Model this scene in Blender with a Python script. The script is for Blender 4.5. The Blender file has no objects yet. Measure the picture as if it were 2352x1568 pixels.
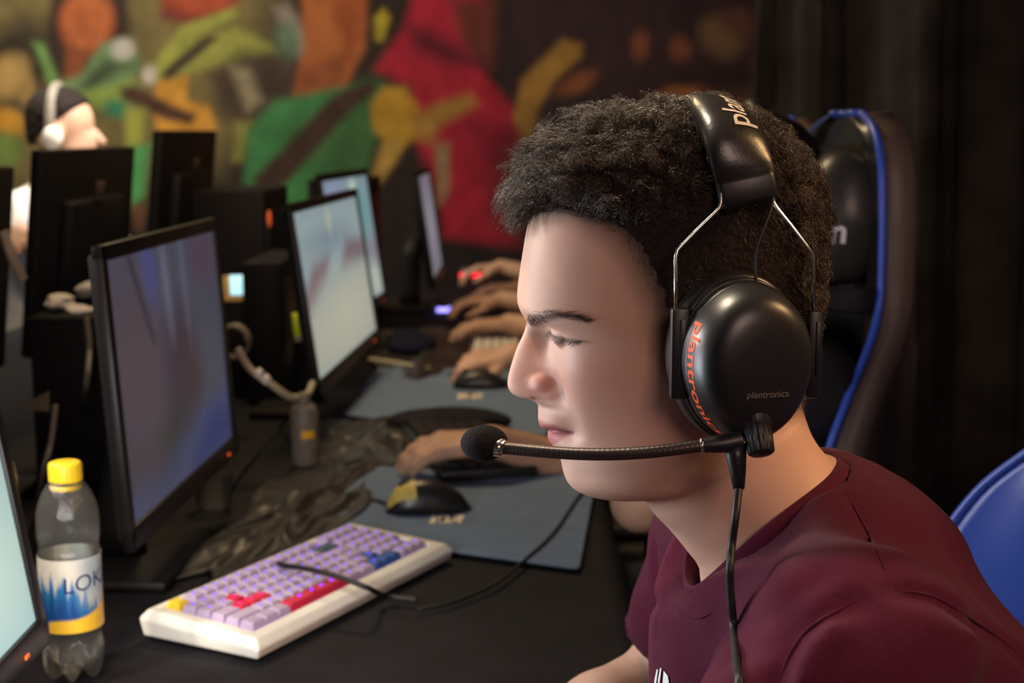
import bpy, bmesh, math, random
import numpy as np
from mathutils import Vector, Matrix
from mathutils.bvhtree import BVHTree

PI = math.pi
random.seed(5)
rng = np.random.default_rng(5)
scene = bpy.context.scene

# ------------------------------------------------------------------ camera
FPX = 2352 * 50.0 / 36.0
TH = math.radians(8.4)
CAMZ = 1.30
cam_d = bpy.data.cameras.new('camera')
cam_d.lens = 50; cam_d.sensor_width = 36; cam_d.clip_start = 0.05
cam_d.dof.use_dof = True
cam_d.dof.focus_distance = 0.94
cam_d.dof.aperture_fstop = 8.0
cam = bpy.data.objects.new('camera', cam_d)
cam.location = (0, 0, CAMZ)
cam.rotation_euler = (PI / 2 - TH, 0, 0)
scene.collection.objects.link(cam)
scene.camera = cam

# ------------------------------------------------------------------ view, world
vs = scene.view_settings
vs.view_transform = 'Standard'; vs.look = 'None'
vs.exposure = 0.0; vs.gamma = 1.0; vs.use_curve_mapping = False
world = bpy.data.worlds.new('world'); scene.world = world
world.use_nodes = True
world.node_tree.nodes['Background'].inputs[0].default_value = (0.036, 0.030, 0.042, 1)
world.node_tree.nodes['Background'].inputs[1].default_value = 0.55

# ------------------------------------------------------------------ lights
def area(name, loc, target, size, power, color, size_y=None, spread=180):
    l = bpy.data.lights.new(name, 'AREA')
    l.energy = power; l.color = color; l.size = size
    if size_y:
        l.shape = 'RECTANGLE'; l.size_y = size_y
    l.spread = math.radians(spread)
    o = bpy.data.objects.new(name, l)
    o.location = loc
    d = Vector(target) - Vector(loc)
    o.rotation_euler = d.to_track_quat('-Z', 'Y').to_euler()
    scene.collection.objects.link(o)
    return o
area('screen_glow', (-0.40, 1.04, 1.06), (0.25, 1.02, 1.08), 0.15, 1.9, (0.84, 0.88, 1.0), 0.20)
area('front_side_fill', (-0.88, 1.46, 1.38), (0.05, 1.02, 1.15), 0.12, 2.9, (1.0, 0.90, 0.84), spread=110)  # added unseen lamp, stands in for screen light from the far left
area('crown_ceiling_lamp', (-0.45, 1.35, 2.35), (0.10, 1.0, 1.42), 0.16, 1.1, (1.0, 0.84, 0.62), spread=36)
area('screen_edge_fill', (-0.375, 0.95, 1.00), (-0.30, 1.56, 0.78), 0.10, 0.68, (0.98, 0.98, 0.96), spread=80)  # added lamp out of view, imitates the nearest screen lighting the keyboard
area('bottle_fill_spot', (-1.00, 0.72, 1.95), (-0.43, 1.50, 0.80), 0.10, 0.45, (1.0, 0.88, 0.72), spread=26)  # added unseen spot that brightens the bottle and keyboard corner
area('warm_row_lamp', (-0.40, 2.9, 2.4), (0.0, 2.9, 0.8), 0.4, 17.0, (1.0, 0.72, 0.40))
area('warm_rear_lamp', (1.25, 0.80, 2.05), (0.2, 0.98, 1.12), 0.24, 0.72, (1.0, 0.58, 0.26), spread=35)
area('room_lamp', (0.7, -2.2, 2.5), (0.1, 1.2, 1.0), 0.9, 36.0, (1.0, 0.68, 0.58))
area('mural_lamp', (-2.2, 4.3, 2.8), (-1.2, 6.2, 1.4), 0.4, 66.0, (1.0, 0.90, 0.70))
area('opposite_lamp', (-0.85, 4.0, 2.1), (-1.42, 4.3, 1.12), 0.25, 4.2, (1.0, 0.92, 0.82), spread=62)

# ------------------------------------------------------------------ photo helper: pixel of the photograph -> point on a plane
def ray(px, py):
    X = (px - 1176) / FPX; u = (784 - py) / FPX
    return np.array([X, math.cos(TH) + u * math.sin(TH), -math.sin(TH) + u * math.cos(TH)])
def P(px, py, y=None, z=None, x=None):
    d = ray(px, py)
    if y is not None: t = y / d[1]
    elif z is not None: t = (z - CAMZ) / d[2]
    else: t = x / d[0]
    return np.array([0, 0, CAMZ]) + t * d
def project(pts):
    p = np.asarray(pts, float).reshape(-1, 3)
    z = p[:, 2] - CAMZ
    dep = p[:, 1] * math.cos(TH) - z * math.sin(TH)
    up = p[:, 1] * math.sin(TH) + z * math.cos(TH)
    return np.stack([1176 + FPX * p[:, 0] / dep, 784 - FPX * up / dep], 1)

# ------------------------------------------------------------------ materials
def mat(name, col, rough=0.6, spec=0.5, metal=0.0, emit=None, estr=0.0, bump=0.0, bscale=200.0,
        var=0.0, vscale=8.0, sheen=0.0, sss=0.0, attr=None, coat=0.0, bdist=0.002, trans=0.0):
    m = bpy.data.materials.new(name); m.use_nodes = True
    nt = m.node_tree; b = nt.nodes['Principled BSDF']
    b.inputs['Base Color'].default_value = (*col, 1)
    b.inputs['Roughness'].default_value = rough
    b.inputs['Specular IOR Level'].default_value = spec
    b.inputs['Metallic'].default_value = metal
    if sheen: b.inputs['Sheen Weight'].default_value = sheen
    if coat: b.inputs['Coat Weight'].default_value = coat
    if trans: b.inputs['Transmission Weight'].default_value = trans
    if sss:
        b.inputs['Subsurface Weight'].default_value = sss
        b.inputs['Subsurface Radius'].default_value = (1.0, 0.35, 0.2)
        b.inputs['Subsurface Scale'].default_value = 0.006
    if emit:
        b.inputs['Emission Color'].default_value = (*emit, 1)
        b.inputs['Emission Strength'].default_value = estr
    tc = nt.nodes.new('ShaderNodeTexCoord')
    src = None
    if attr:
        a = nt.nodes.new('ShaderNodeAttribute'); a.attribute_name = attr
        src = a.outputs['Color']
        nt.links.new(src, b.inputs['Base Color'])
        if emit: nt.links.new(src, b.inputs['Emission Color'])
    if var:
        n = nt.nodes.new('ShaderNodeTexNoise'); n.inputs['Scale'].default_value = vscale
        n.inputs['Detail'].default_value = 4
        nt.links.new(tc.outputs['Object'], n.inputs['Vector'])
        r = nt.nodes.new('ShaderNodeMapRange')
        r.inputs['From Min'].default_value = 0.3; r.inputs['From Max'].default_value = 0.7
        r.inputs['To Min'].default_value = 1 - var; r.inputs['To Max'].default_value = 1 + var
        nt.links.new(n.outputs['Fac'], r.inputs['Value'])
        mx = nt.nodes.new('ShaderNodeVectorMath'); mx.operation = 'SCALE'
        if src: nt.links.new(src, mx.inputs[0])
        else: mx.inputs[0].default_value = col
        nt.links.new(r.outputs['Result'], mx.inputs['Scale'])
        nt.links.new(mx.outputs['Vector'], b.inputs['Base Color'])
    if bump:
        n = nt.nodes.new('ShaderNodeTexNoise'); n.inputs['Scale'].default_value = bscale
        n.inputs['Detail'].default_value = 3
        nt.links.new(tc.outputs['Object'], n.inputs['Vector'])
        bp = nt.nodes.new('ShaderNodeBump'); bp.inputs['Strength'].default_value = bump
        bp.inputs['Distance'].default_value = bdist
        nt.links.new(n.outputs['Fac'], bp.inputs['Height'])
        nt.links.new(bp.outputs['Normal'], b.inputs['Normal'])
    return m
def S(r, g, b):
    f = lambda c: (c / 255 / 12.92) if c / 255 <= 0.04045 else ((c / 255 + 0.055) / 1.055) ** 2.4
    return (f(r), f(g), f(b))
M = {}
M['skin'] = mat('skin', (.55, .34, .25), .52, .35, sss=.12, attr='col', bump=.12, bscale=900, bdist=.0006)
M['skin_plain'] = mat('skin_plain', (.56, .33, .22), .55, .35, sss=.08, var=.12, vscale=25)
M['hair'] = mat('hair', (.048, .028, .018), .38, .7, var=.35, vscale=60)
M['hair_dark'] = mat('hair_dark', (.014, .009, .007), .75, .15, bump=.8, bscale=260, var=.4, vscale=150)
M['shirt'] = mat('maroon_cotton', (.072, .0085, .026), .92, .10, sheen=.05, bump=.35, bscale=900, bdist=.001, var=.12, vscale=400)
M['white_ink'] = mat('white_ink', (.82, .82, .82), .8, .2, var=.06, vscale=300)
M['black'] = mat('black_plastic', (.012, .012, .014), .42, .45, bump=.1, bscale=700, bdist=.0004)
M['black_soft'] = mat('black_soft_plastic', (.014, .013, .014), .36, .5, bump=.12, bscale=1500, bdist=.0003)
M['leatherette'] = mat('black_leatherette', (.016, .014, .014), .34, .55, bump=.22, bscale=420, bdist=.0006)
M['foam'] = mat('black_foam', (.016, .014, .015), .95, .15, bump=.9, bscale=900, bdist=.002, var=.3, vscale=500)
M['steel'] = mat('steel_wire', (.75, .70, .60), .22, .5, metal=1, var=.05, vscale=200)
M['orange_ink'] = mat('orange_ink', S(235, 92, 48), .6, .3, var=.08, vscale=300)
M['grey_ink'] = mat('grey_ink', S(120, 116, 114), .6, .3, var=.08, vscale=300)
M['silver_ink'] = mat('silver_ink', S(205, 190, 170), .5, .4, var=.08, vscale=300)
M['boom'] = mat('boom_metal', (.07, .055, .05), .38, .5, metal=.6, bump=.15, bscale=900, bdist=.0005)
M['blue'] = mat('blue_leatherette', S(60, 94, 205), .38, .5, bump=.18, bscale=420, bdist=.0006)
M['chair_shell'] = mat('chair_back_shell', (.15, .10, .078), .5, .45, bump=.2, bscale=350, bdist=.0006)
M['cloth'] = mat('black_table_cloth', (.008, .0072, .010),   .74, .18, bump=.25, bscale=60, bdist=.004, var=.3, vscale=14)
M['film'] = mat('black_plastic_film', (.030, .025, .022), .42, .45, bump=.25, bscale=26, bdist=.010, var=.4, vscale=18)
M['pad'] = mat('teal_grey_pad', S(106, 124, 150), .9, .2, bump=.2, bscale=1200, bdist=.0005, var=.08, vscale=30)
M['pad_edge'] = mat('pad_rubber', (.01, .01, .01), .9, .2, bump=.2, bscale=600)
M['white_plastic'] = mat('white_plastic', S(232, 226, 214), .45, .5, bump=.05, bscale=600, var=.03, vscale=40)
M['key_white'] = mat('white_keycap', S(176, 158, 186), .5, .4, var=.05, vscale=90)
M['key_red'] = mat('red_keycap', S(196, 20, 60), .5, .45, var=.05, vscale=90)
M['key_blue'] = mat('blue_keycap', S(40, 80, 150), .5, .45, var=.05, vscale=90)
M['key_teal'] = mat('teal_keycap', S(50, 80, 95), .5, .45, var=.05, vscale=90)
M['key_yellow'] = mat('yellow_keycap', S(232, 200, 50), .5, .45, var=.05, vscale=90)
M['key_glow'] = mat('violet_backlight', S(120, 60, 255), .5, .3, emit=S(110, 50, 255), estr=2.6, var=.05, vscale=90)
M['key_glow_red'] = mat('magenta_backlight', S(255, 40, 160), .5, .3, emit=S(255, 20, 150), estr=2.4, var=.05, vscale=90)
M['glow_plate'] = mat('backlit_plate', S(150, 110, 190), .6, .3, emit=S(110, 60, 200), estr=1.0, var=.2, vscale=60)
M['picture'] = mat('screen_picture', (.5, .5, .5), .35, .3, emit=(1, 1, 1), estr=1.0, attr='col')
M['bezel'] = mat('monitor_plastic', (.009, .008, .009), .55, .22, bump=.1, bscale=500, bdist=.0004)
M['bezel_gloss'] = mat('monitor_bezel', (.010, .008, .008), .42, .3, bump=.05, bscale=300, bdist=.0003)
M['floor'] = mat('floor_dark', (.020, .018, .018), .7, .3, var=.25, vscale=6, bump=.1, bscale=40)
M['wall'] = mat('wall_paint', (.06, .055, .045), .9, .2, var=.15, vscale=4)
M['mural'] = mat('mural_print', (.5, .5, .5), .85, .2, attr='col', var=.22, vscale=9)
M['curtain'] = mat('curtain_fabric', (.036, .031, .028), .95, .1, var=.35, vscale=5, bump=.2, bscale=300, bdist=.002)
M['dark_cloth'] = mat('dark_clothing', (.016, .014, .018), .9, .2, bump=.3, bscale=90, bdist=.004, var=.3, vscale=20)
M['jeans'] = mat('dark_jeans', (.018, .022, .035), .9, .2, bump=.3, bscale=300, bdist=.001, var=.2, vscale=40)
M['white_cloth'] = mat('white_tee', (.80, .78, .74), .9, .2, bump=.3, bscale=60, bdist=.004, var=.04, vscale=20)
M['paper'] = mat('white_paper', (.72, .68, .62), .85, .2, bump=.6, bscale=40, bdist=.006, var=.1, vscale=20)
M['tan'] = mat('tan_card', S(200, 170, 110), .8, .3, var=.1, vscale=80)
M['cable_black'] = mat('black_cable', (.010, .010, .011), .5, .4, bump=.1, bscale=300, bdist=.0004)
M['cable_white'] = mat('pale_cable', S(190, 180, 150), .5, .4, var=.08, vscale=80)
M['yellow'] = mat('yellow_cap', S(238, 200, 36), .45, .45, bump=.1, bscale=300, bdist=.0005, var=.05, vscale=60)
M['label'] = mat('bottle_label', (.5, .5, .5), .45, .4, attr='col', var=.05, vscale=120)
M['navy_ink'] = mat('navy_ink', S(12, 22, 84), .5, .4, var=.05, vscale=200)
M['red_led'] = mat('red_led', S(255, 30, 60), .5, .3, emit=S(255, 24, 54), estr=2.4, var=.1, vscale=80)
M['blue_led'] = mat('blue_led', S(150, 150, 255), .5, .3, emit=S(150, 140, 255), estr=3.0, var=.1, vscale=80)
M['cyan_screen'] = mat('lit_phone', S(190, 240, 255), .4, .3, emit=S(170, 232, 250), estr=1.0, var=.05, vscale=40)
M['orange_led'] = mat('orange_led', S(235, 110, 50), .5, .3, emit=S(235, 100, 50), estr=.5, var=.1, vscale=80)
M['lime'] = mat('lime_plastic', S(190, 210, 40), .5, .4, var=.1, vscale=80)
M['grey_plastic'] = mat('grey_plastic', S(120, 112, 100), .5, .4, var=.1, vscale=60)
M['navy_cloth'] = mat('navy_fabric', S(24, 26, 44), .9, .2, var=.2, vscale=40, bump=.3, bscale=200)
M['lip_dark'] = mat('eye_dark', (.012, .008, .007), .4, .5, var=.1, vscale=200)
# thin clear plastic
def clear(name, tint, gl=.06):
    m = bpy.data.materials.new(name); m.use_nodes = True; nt = m.node_tree
    for n in list(nt.nodes): nt.nodes.remove(n)
    out = nt.nodes.new('ShaderNodeOutputMaterial'); mix = nt.nodes.new('ShaderNodeMixShader')
    t = nt.nodes.new('ShaderNodeBsdfTransparent'); t.inputs[0].default_value = (*tint, 1)
    g = nt.nodes.new('ShaderNodeBsdfGlossy'); g.inputs['Roughness'].default_value = gl
    fr = nt.nodes.new('ShaderNodeFresnel'); fr.inputs[0].default_value = 1.5
    nz = nt.nodes.new('ShaderNodeTexNoise'); nz.inputs['Scale'].default_value = 60
    bp = nt.nodes.new('ShaderNodeBump'); bp.inputs['Strength'].default_value = .25; bp.inputs['Distance'].default_value = .003
    nt.links.new(nz.outputs['Fac'], bp.inputs['Height'])
    nt.links.new(bp.outputs['Normal'], g.inputs['Normal']); nt.links.new(bp.outputs['Normal'], fr.inputs['Normal'])
    nt.links.new(fr.outputs[0], mix.inputs[0]); nt.links.new(t.outputs[0], mix.inputs[1]); nt.links.new(g.outputs[0], mix.inputs[2])
    df = nt.nodes.new('ShaderNodeBsdfDiffuse'); df.inputs[0].default_value = (.8, .8, .74, 1)
    m2 = nt.nodes.new('ShaderNodeMixShader'); m2.inputs[0].default_value = .035
    nt.links.new(mix.outputs[0], m2.inputs[1]); nt.links.new(df.outputs[0], m2.inputs[2])
    nt.links.new(m2.outputs[0], out.inputs[0])
    return m
M['clear'] = clear('clear_bottle_plastic', (.93, .93, .90), .07)

# ------------------------------------------------------------------ geometry helpers
COL = scene.collection
class G:
    def __init__(s): s.v = []; s.f = []; s.m = []; s.n = 0; s.c = []
    def add(s, V, Fc, mi=0, col=None):
        V = np.asarray(V, float).reshape(-1, 3)
        s.v.append(V)
        for q in Fc:
            s.f.append([int(i) + s.n for i in q]); s.m.append(mi)
        if col is not None: s.c.append(np.asarray(col, float).reshape(-1, 3))
        s.n += len(V); return s
    def box(s, c, size, bev=0.0, R=None, mi=0, seg=2):
        bm = bmesh.new(); bmesh.ops.create_cube(bm, size=1.0)
        for v in bm.verts: v.co = Vector((v.co.x * size[0], v.co.y * size[1], v.co.z * size[2]))
        if bev: bmesh.ops.bevel(bm, geom=bm.edges[:], offset=bev, segments=seg, affect='EDGES', profile=.5)
        V = np.array([v.co[:] for v in bm.verts]); bm.verts.index_update()
        Fc = [[v.index for v in f.verts] for f in bm.faces]; bm.free()
        if R is not None: V = V @ np.array(R).T
        return s.add(V + np.array(c), Fc, mi)
    def tube(s, path, rad, n=10, mi=0, cap=True, flat=1.0, up=None):
        p = np.asarray(path, float); k = len(p)
        r = np.full(k, rad, float) if np.isscalar(rad) else np.asarray(rad, float)
        t = np.gradient(p, axis=0); t /= np.linalg.norm(t, axis=1)[:, None] + 1e-12
        a = np.array([0, 0, 1.0]) if up is None else np.asarray(up, float)
        if abs(a @ t[0]) > .95: a = np.array([1.0, 0, 0])
        N = a - (a @ t[0]) * t[0]; N /= np.linalg.norm(N)
        V = []
        ang = np.linspace(0, 2 * PI, n, endpoint=False)
        for i in range(k):
            N = N - (N @ t[i]) * t[i]; N /= np.linalg.norm(N); B = np.cross(t[i], N)
            V.append(p[i] + r[i] * (np.cos(ang)[:, None] * N * flat + np.sin(ang)[:, None] * B))
        V = np.concatenate(V); Fc = []
        for i in range(k - 1):
            for j in range(n):
                Fc.append((i * n + j, i * n + (j + 1) % n, (i + 1) * n + (j + 1) % n, (i + 1) * n + j))
        if cap: Fc.append(list(range(n))[::-1]); Fc.append([(k - 1) * n + j for j in range(n)])
        return s.add(V, Fc, mi)
    def lathe(s, prof, n=48, c=(0, 0, 0), R=None, mi=0, mod=None):
        ang = np.linspace(0, 2 * PI, n, endpoint=False); V = []
        for (r, z) in prof:
            for a in ang:
                rr, zz = (r, z) if mod is None else mod(r, z, a)
                V.append((rr * math.cos(a), rr * math.sin(a), zz))
        V = np.array(V); Fc = []
        for i in range(len(prof) - 1):
            for j in range(n):
                Fc.append((i * n + j, i * n + (j + 1) % n, (i + 1) * n + (j + 1) % n, (i + 1) * n + j))
        if R is not None: V = V @ np.array(R).T
        return s.add(V + np.array(c), Fc, mi)
    def ball(s, c, rad, n=24, R=None, mi=0):
        prof = [(math.sin(t), -math.cos(t)) for t in np.linspace(0.001, PI - .001, n // 2 + 1)]
        g = G(); g.lathe(prof, n); V = g.v[0] * np.array(rad)
        if R is not None: V = V @ np.array(R).T
        return s.add(V + np.array(c), g.f, mi)
    def grid(s, V, nu, nv, mi=0, wrap=False, col=None):
        Fc = []
        for i in range(nu - 1):
            for j in range(nv if wrap else nv - 1):
                Fc.append((i * nv + j, i * nv + (j + 1) % nv, (i + 1) * nv + (j + 1) % nv, (i + 1) * nv + j))
        return s.add(V, Fc, mi, col)
    def obj(s, name, mats, parent=None, smooth=True, sharp=None):
        V = np.concatenate(s.v) if s.v else np.zeros((0, 3))
        if not isinstance(mats, (list, tuple)): mats = [mats]
        o = raw_obj(name, V, s.f, mats, parent, smooth, s.m, np.concatenate(s.c) if s.c else None, sharp)
        return o
def raw_obj(name, V, Fc, mats, parent=None, smooth=True, mi=None, col=None, sharp=None):
    me = bpy.data.meshes.new(name)
    if isinstance(Fc, np.ndarray):
        k = Fc.shape[1]
        me.vertices.add(len(V)); me.vertices.foreach_set('co', np.asarray(V, np.float32).ravel())
        me.loops.add(Fc.size); me.loops.foreach_set('vertex_index', Fc.astype(np.int32).ravel())
        me.polygons.add(len(Fc)); me.polygons.foreach_set('loop_start', np.arange(0, Fc.size, k, dtype=np.int32))
        me.update(calc_edges=True); me.validate()
    else:
        me.from_pydata([tuple(v) for v in V], [], Fc)
    for m in mats: me.materials.append(m)
    if mi is not None and len(mats) > 1: me.polygons.foreach_set('material_index', np.asarray(mi, np.int32))
    if smooth: me.polygons.foreach_set('use_smooth', np.ones(len(me.polygons), bool))
    if col is not None:
        a = me.attributes.new('col', 'FLOAT_COLOR', 'POINT')
        c4 = np.ones((len(me.vertices), 4), np.float32); c4[:, :3] = col
        a.data.foreach_set('color', c4.ravel())
    if smooth and sharp is not None: me.set_sharp_from_angle(angle=math.radians(sharp))
    me.update()
    o = bpy.data.objects.new(name, me); COL.objects.link(o)
    if parent is not None: attach(o, parent)
    return o
def attach(o, parent):
    o.parent = parent
    o.matrix_parent_inverse = Matrix.Translation(-Vector(ROOT.get(parent.name, (0, 0, 0))))
ROOT = {}
def thing(name, label, cat, loc=(0, 0, 0), group=None):
    o = bpy.data.objects.new(name, None); COL.objects.link(o)
    o.empty_display_size = .05
    o.location = [float(c) for c in loc]; ROOT[o.name] = tuple(float(c) for c in loc)
    o['label'] = label; o['category'] = cat
    if group: o['group'] = group
    return o
def tag(o, label, cat, group=None, kind=None):
    o['label'] = label; o['category'] = cat
    if group: o['group'] = group
    if kind: o['kind'] = kind
    return o
def structure(o): o['kind'] = 'structure'; return o
def copy_tree(o, parent=None):
    c = o.copy(); COL.objects.link(c)
    if parent is not None: c.parent = parent
    ROOT[c.name] = ROOT.get(o.name, (0, 0, 0))
    for ch in list(o.children): copy_tree(ch, c)
    return c
def rz(a): c, s = math.cos(a), math.sin(a); return np.array([[c, -s, 0], [s, c, 0], [0, 0, 1.0]])
def ry(a): c, s = math.cos(a), math.sin(a); return np.array([[c, 0, s], [0, 1, 0], [-s, 0, c]])
def rx(a): c, s = math.cos(a), math.sin(a); return np.array([[1, 0, 0], [0, c, -s], [0, s, c]])
def frame_z(d):
    d = np.asarray(d, float); d = d / np.linalg.norm(d)
    a = np.array([0, 0, 1.0]) if abs(d[2]) < .9 else np.array([1.0, 0, 0])
    x = np.cross(a, d); x /= np.linalg.norm(x); y = np.cross(d, x)
    return np.stack([x, y, d], 1)
def spline(pts, n):
    p = np.asarray(pts, float)
    q = np.concatenate([[2 * p[0] - p[1]], p, [2 * p[-1] - p[-2]]])
    t = np.linspace(0, len(p) - 1, n); i = np.minimum(t.astype(int), len(p) - 2); u = (t - i)[:, None]
    a, b, c, d = q[i], q[i + 1], q[i + 2], q[i + 3]
    return .5 * ((2 * b) + (-a + c) * u + (2 * a - 5 * b + 4 * c - d) * u ** 2 + (-a + 3 * b - 3 * c + d) * u ** 3)
def text2d(s, size=1.0, shear=0.0, squash=1.0, bold=0.0):
    cu = bpy.data.curves.new('t', 'FONT'); cu.body = s; cu.size = 1.0; cu.shear = shear; cu.resolution_u = 4; cu.offset = bold
    o = bpy.data.objects.new('t', cu); COL.objects.link(o)
    bpy.context.view_layer.update()
    me = o.to_mesh()
    bm = bmesh.new(); bm.from_mesh(me)
    bmesh.ops.triangulate(bm, faces=bm.faces[:])
    bmesh.ops.subdivide_edges(bm, edges=[e for e in bm.edges if e.calc_length() > .12], cuts=1)
    bmesh.ops.triangulate(bm, faces=bm.faces[:])
    bm.verts.index_update()
    V = np.array([v.co[:2] for v in bm.verts]) * size; Fc = [[v.index for v in f.verts] for f in bm.faces]
    bm.free(); o.to_mesh_clear()
    bpy.data.objects.remove(o); bpy.data.curves.remove(cu)
    V[:, 0] -= V[:, 0].min(); V[:, 0] *= squash
    return V, Fc

# signed-distance solids meshed by surface nets -----------------------------------
def d_cap(p, a, b, ra, rb):
    a = np.asarray(a, np.float32); b = np.asarray(b, np.float32)
    ab = b - a; L = float(ab @ ab) + 1e-12
    t = np.clip(((p - a) @ ab) / L, 0, 1)
    return np.linalg.norm(p - a - t[..., None] * ab, axis=-1) - (ra + (rb - ra) * t)
def d_ell(p, c, r, R=None):
    q = p - np.asarray(c, np.float32)
    if R is not None: q = q @ np.asarray(R, np.float32)
    r = np.asarray(r, np.float32)
    k0 = np.linalg.norm(q / r, axis=-1); k1 = np.linalg.norm(q / (r * r), axis=-1)
    return k0 * (k0 - 1) / (k1 + 1e-9)
def smin(a, b, k):
    h = np.clip(.5 + .5 * (b - a) / k, 0, 1)
    return b * (1 - h) + a * h - k * h * (1 - h)
def d_poly(p, pts):
    d = None
    for a, b in zip(pts[:-1], pts[1:]):
        e = d_cap(p, a, b, 0, 0); d = e if d is None else np.minimum(d, e)
    return d
def nets(fn, lo, hi, h):
    lo = np.asarray(lo, float); hi = np.asarray(hi, float)
    n = np.ceil((hi - lo) / h).astype(int) + 1
    ax = [lo[i] + h * np.arange(n[i]) for i in range(3)]
    p = np.stack(np.meshgrid(*ax, indexing='ij'), -1).astype(np.float32)
    D = fn(p).astype(np.float32)
    D[0], D[-1] = 1, 1; D[:, 0], D[:, -1] = 1, 1; D[:, :, 0], D[:, :, -1] = 1, 1
    ins = D < 0
    cs = [(i, j, k) for i in (0, 1) for j in (0, 1) for k in (0, 1)]
    sl = lambda A, c: A[c[0]:A.shape[0] - 1 + c[0], c[1]:A.shape[1] - 1 + c[1], c[2]:A.shape[2] - 1 + c[2]]
    cnt = sum(sl(ins, c).astype(np.int8) for c in cs)
    m = (cnt > 0) & (cnt < 8); idx = np.argwhere(m)
    ids = np.full(m.shape, -1, np.int64); ids[m] = np.arange(len(idx))
    dv = {c: sl(D, c)[m] for c in cs}
    acc = np.zeros((len(idx), 3)); w = np.zeros(len(idx))
    for c in cs:
        for a in range(3):
            if c[a] == 0:
                e = list(c); e[a] = 1; e = tuple(e)
                x, y = dv[c], dv[e]; cr = (x < 0) != (y < 0)
                t = np.where(cr, x / np.where(cr, x - y, 1), 0)
                q = np.tile(np.array(c, float), (len(idx), 1)); q[:, a] = t
                acc[cr] += q[cr]; w[cr] += 1
    V = lo + h * (idx + acc / w[:, None])
    Q = []
    for a in range(3):
        b, c = (a + 1) % 3, (a + 2) % 3
        s0 = [slice(None)] * 3; s1 = [slice(None)] * 3
        s0[a] = slice(0, -1); s1[a] = slice(1, None)
        A, B = ins[tuple(s0)], ins[tuple(s1)]
        E = np.argwhere(A != B)
        E = E[(E[:, b] > 0) & (E[:, c] > 0) & (E[:, b] < D.shape[b] - 1) & (E[:, c] < D.shape[c] - 1)]
        if not len(E): continue
        fl = A[tuple(E.T)]
        def cell(db, dc):
            q = E.copy(); q[:, b] -= db; q[:, c] -= dc; return ids[tuple(q.T)]
        q = np.stack([cell(1, 1), cell(0, 1), cell(0, 0), cell(1, 0)], 1)
        q[~fl] = q[~fl][:, ::-1]
        Q.append(q)
    return V, np.concatenate(Q)
def solid(prims, h, k=.02, pad=.012, post=None):
    """prims: ('c',a,b,ra,rb) capsules and ('e',centre,radii[,R]) ellipsoids, smoothly joined"""
    lo = np.full(3, 9e9); hi = -lo
    for q in prims:
        if q[0] == 'c':
            for a, r in ((q[1], q[3]), (q[2], q[4])):
                lo = np.minimum(lo, np.asarray(a) - r); hi = np.maximum(hi, np.asarray(a) + r)
        else:
            r = max(q[2]); lo = np.minimum(lo, np.asarray(q[1]) - r); hi = np.maximum(hi, np.asarray(q[1]) + r)
    def fn(p):
        d = None
        for q in prims:
            e = d_cap(p, *q[1:]) if q[0] == 'c' else d_ell(p, *q[1:])
            d = e if d is None else smin(d, e, k)
        return d if post is None else post(p, d)
    return nets(fn, lo - pad, hi + pad, h)
def in_poly(px, poly):
    x, y = px[:, 0], px[:, 1]; r = np.zeros(len(px), bool); n = len(poly)
    for i in range(n):
        x0, y0 = poly[i]; x1, y1 = poly[(i + 1) % n]
        c = ((y0 > y) != (y1 > y)) & (x < (x1 - x0) * (y - y0) / (y1 - y0 + 1e-12) + x0)
        r ^= c
    return r
def poly_sd(px, poly):
    d = np.full(len(px), 1e9); n = len(poly)
    for i in range(n):
        a = np.array(poly[i], float); b = np.array(poly[(i + 1) % n], float); ab = b - a
        t = np.clip(((px - a) @ ab) / (ab @ ab + 1e-12), 0, 1)
        d = np.minimum(d, np.linalg.norm(px - a - t[:, None] * ab, axis=1))
    return np.where(in_poly(px, poly), -d, d)
def paint(px, layers, base):
    """soft shapes over a base colour; layers: (polygon or ellipse, rgb 0-255, softness)"""
    c = np.tile(np.array(S(*base)), (len(px), 1)) if not isinstance(base, np.ndarray) else base.copy()
    for shp, rgb, soft in layers:
        if isinstance(shp, tuple):
            cx, cy, ax, ay, rot = shp; q = px - np.array([cx, cy]); cr, sr = math.cos(math.radians(rot)), math.sin(math.radians(rot))
            u = q[:, 0] * cr + q[:, 1] * sr; v = -q[:, 0] * sr + q[:, 1] * cr
            d = (np.sqrt((u / ax) ** 2 + (v / ay) ** 2) - 1) * min(ax, ay)
        else: d = poly_sd(px, shp)
        a = np.clip(.5 - d / (2 * soft), 0, 1)[:, None]
        c = c * (1 - a) + np.array(S(*rgb)) * a
    return c
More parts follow.
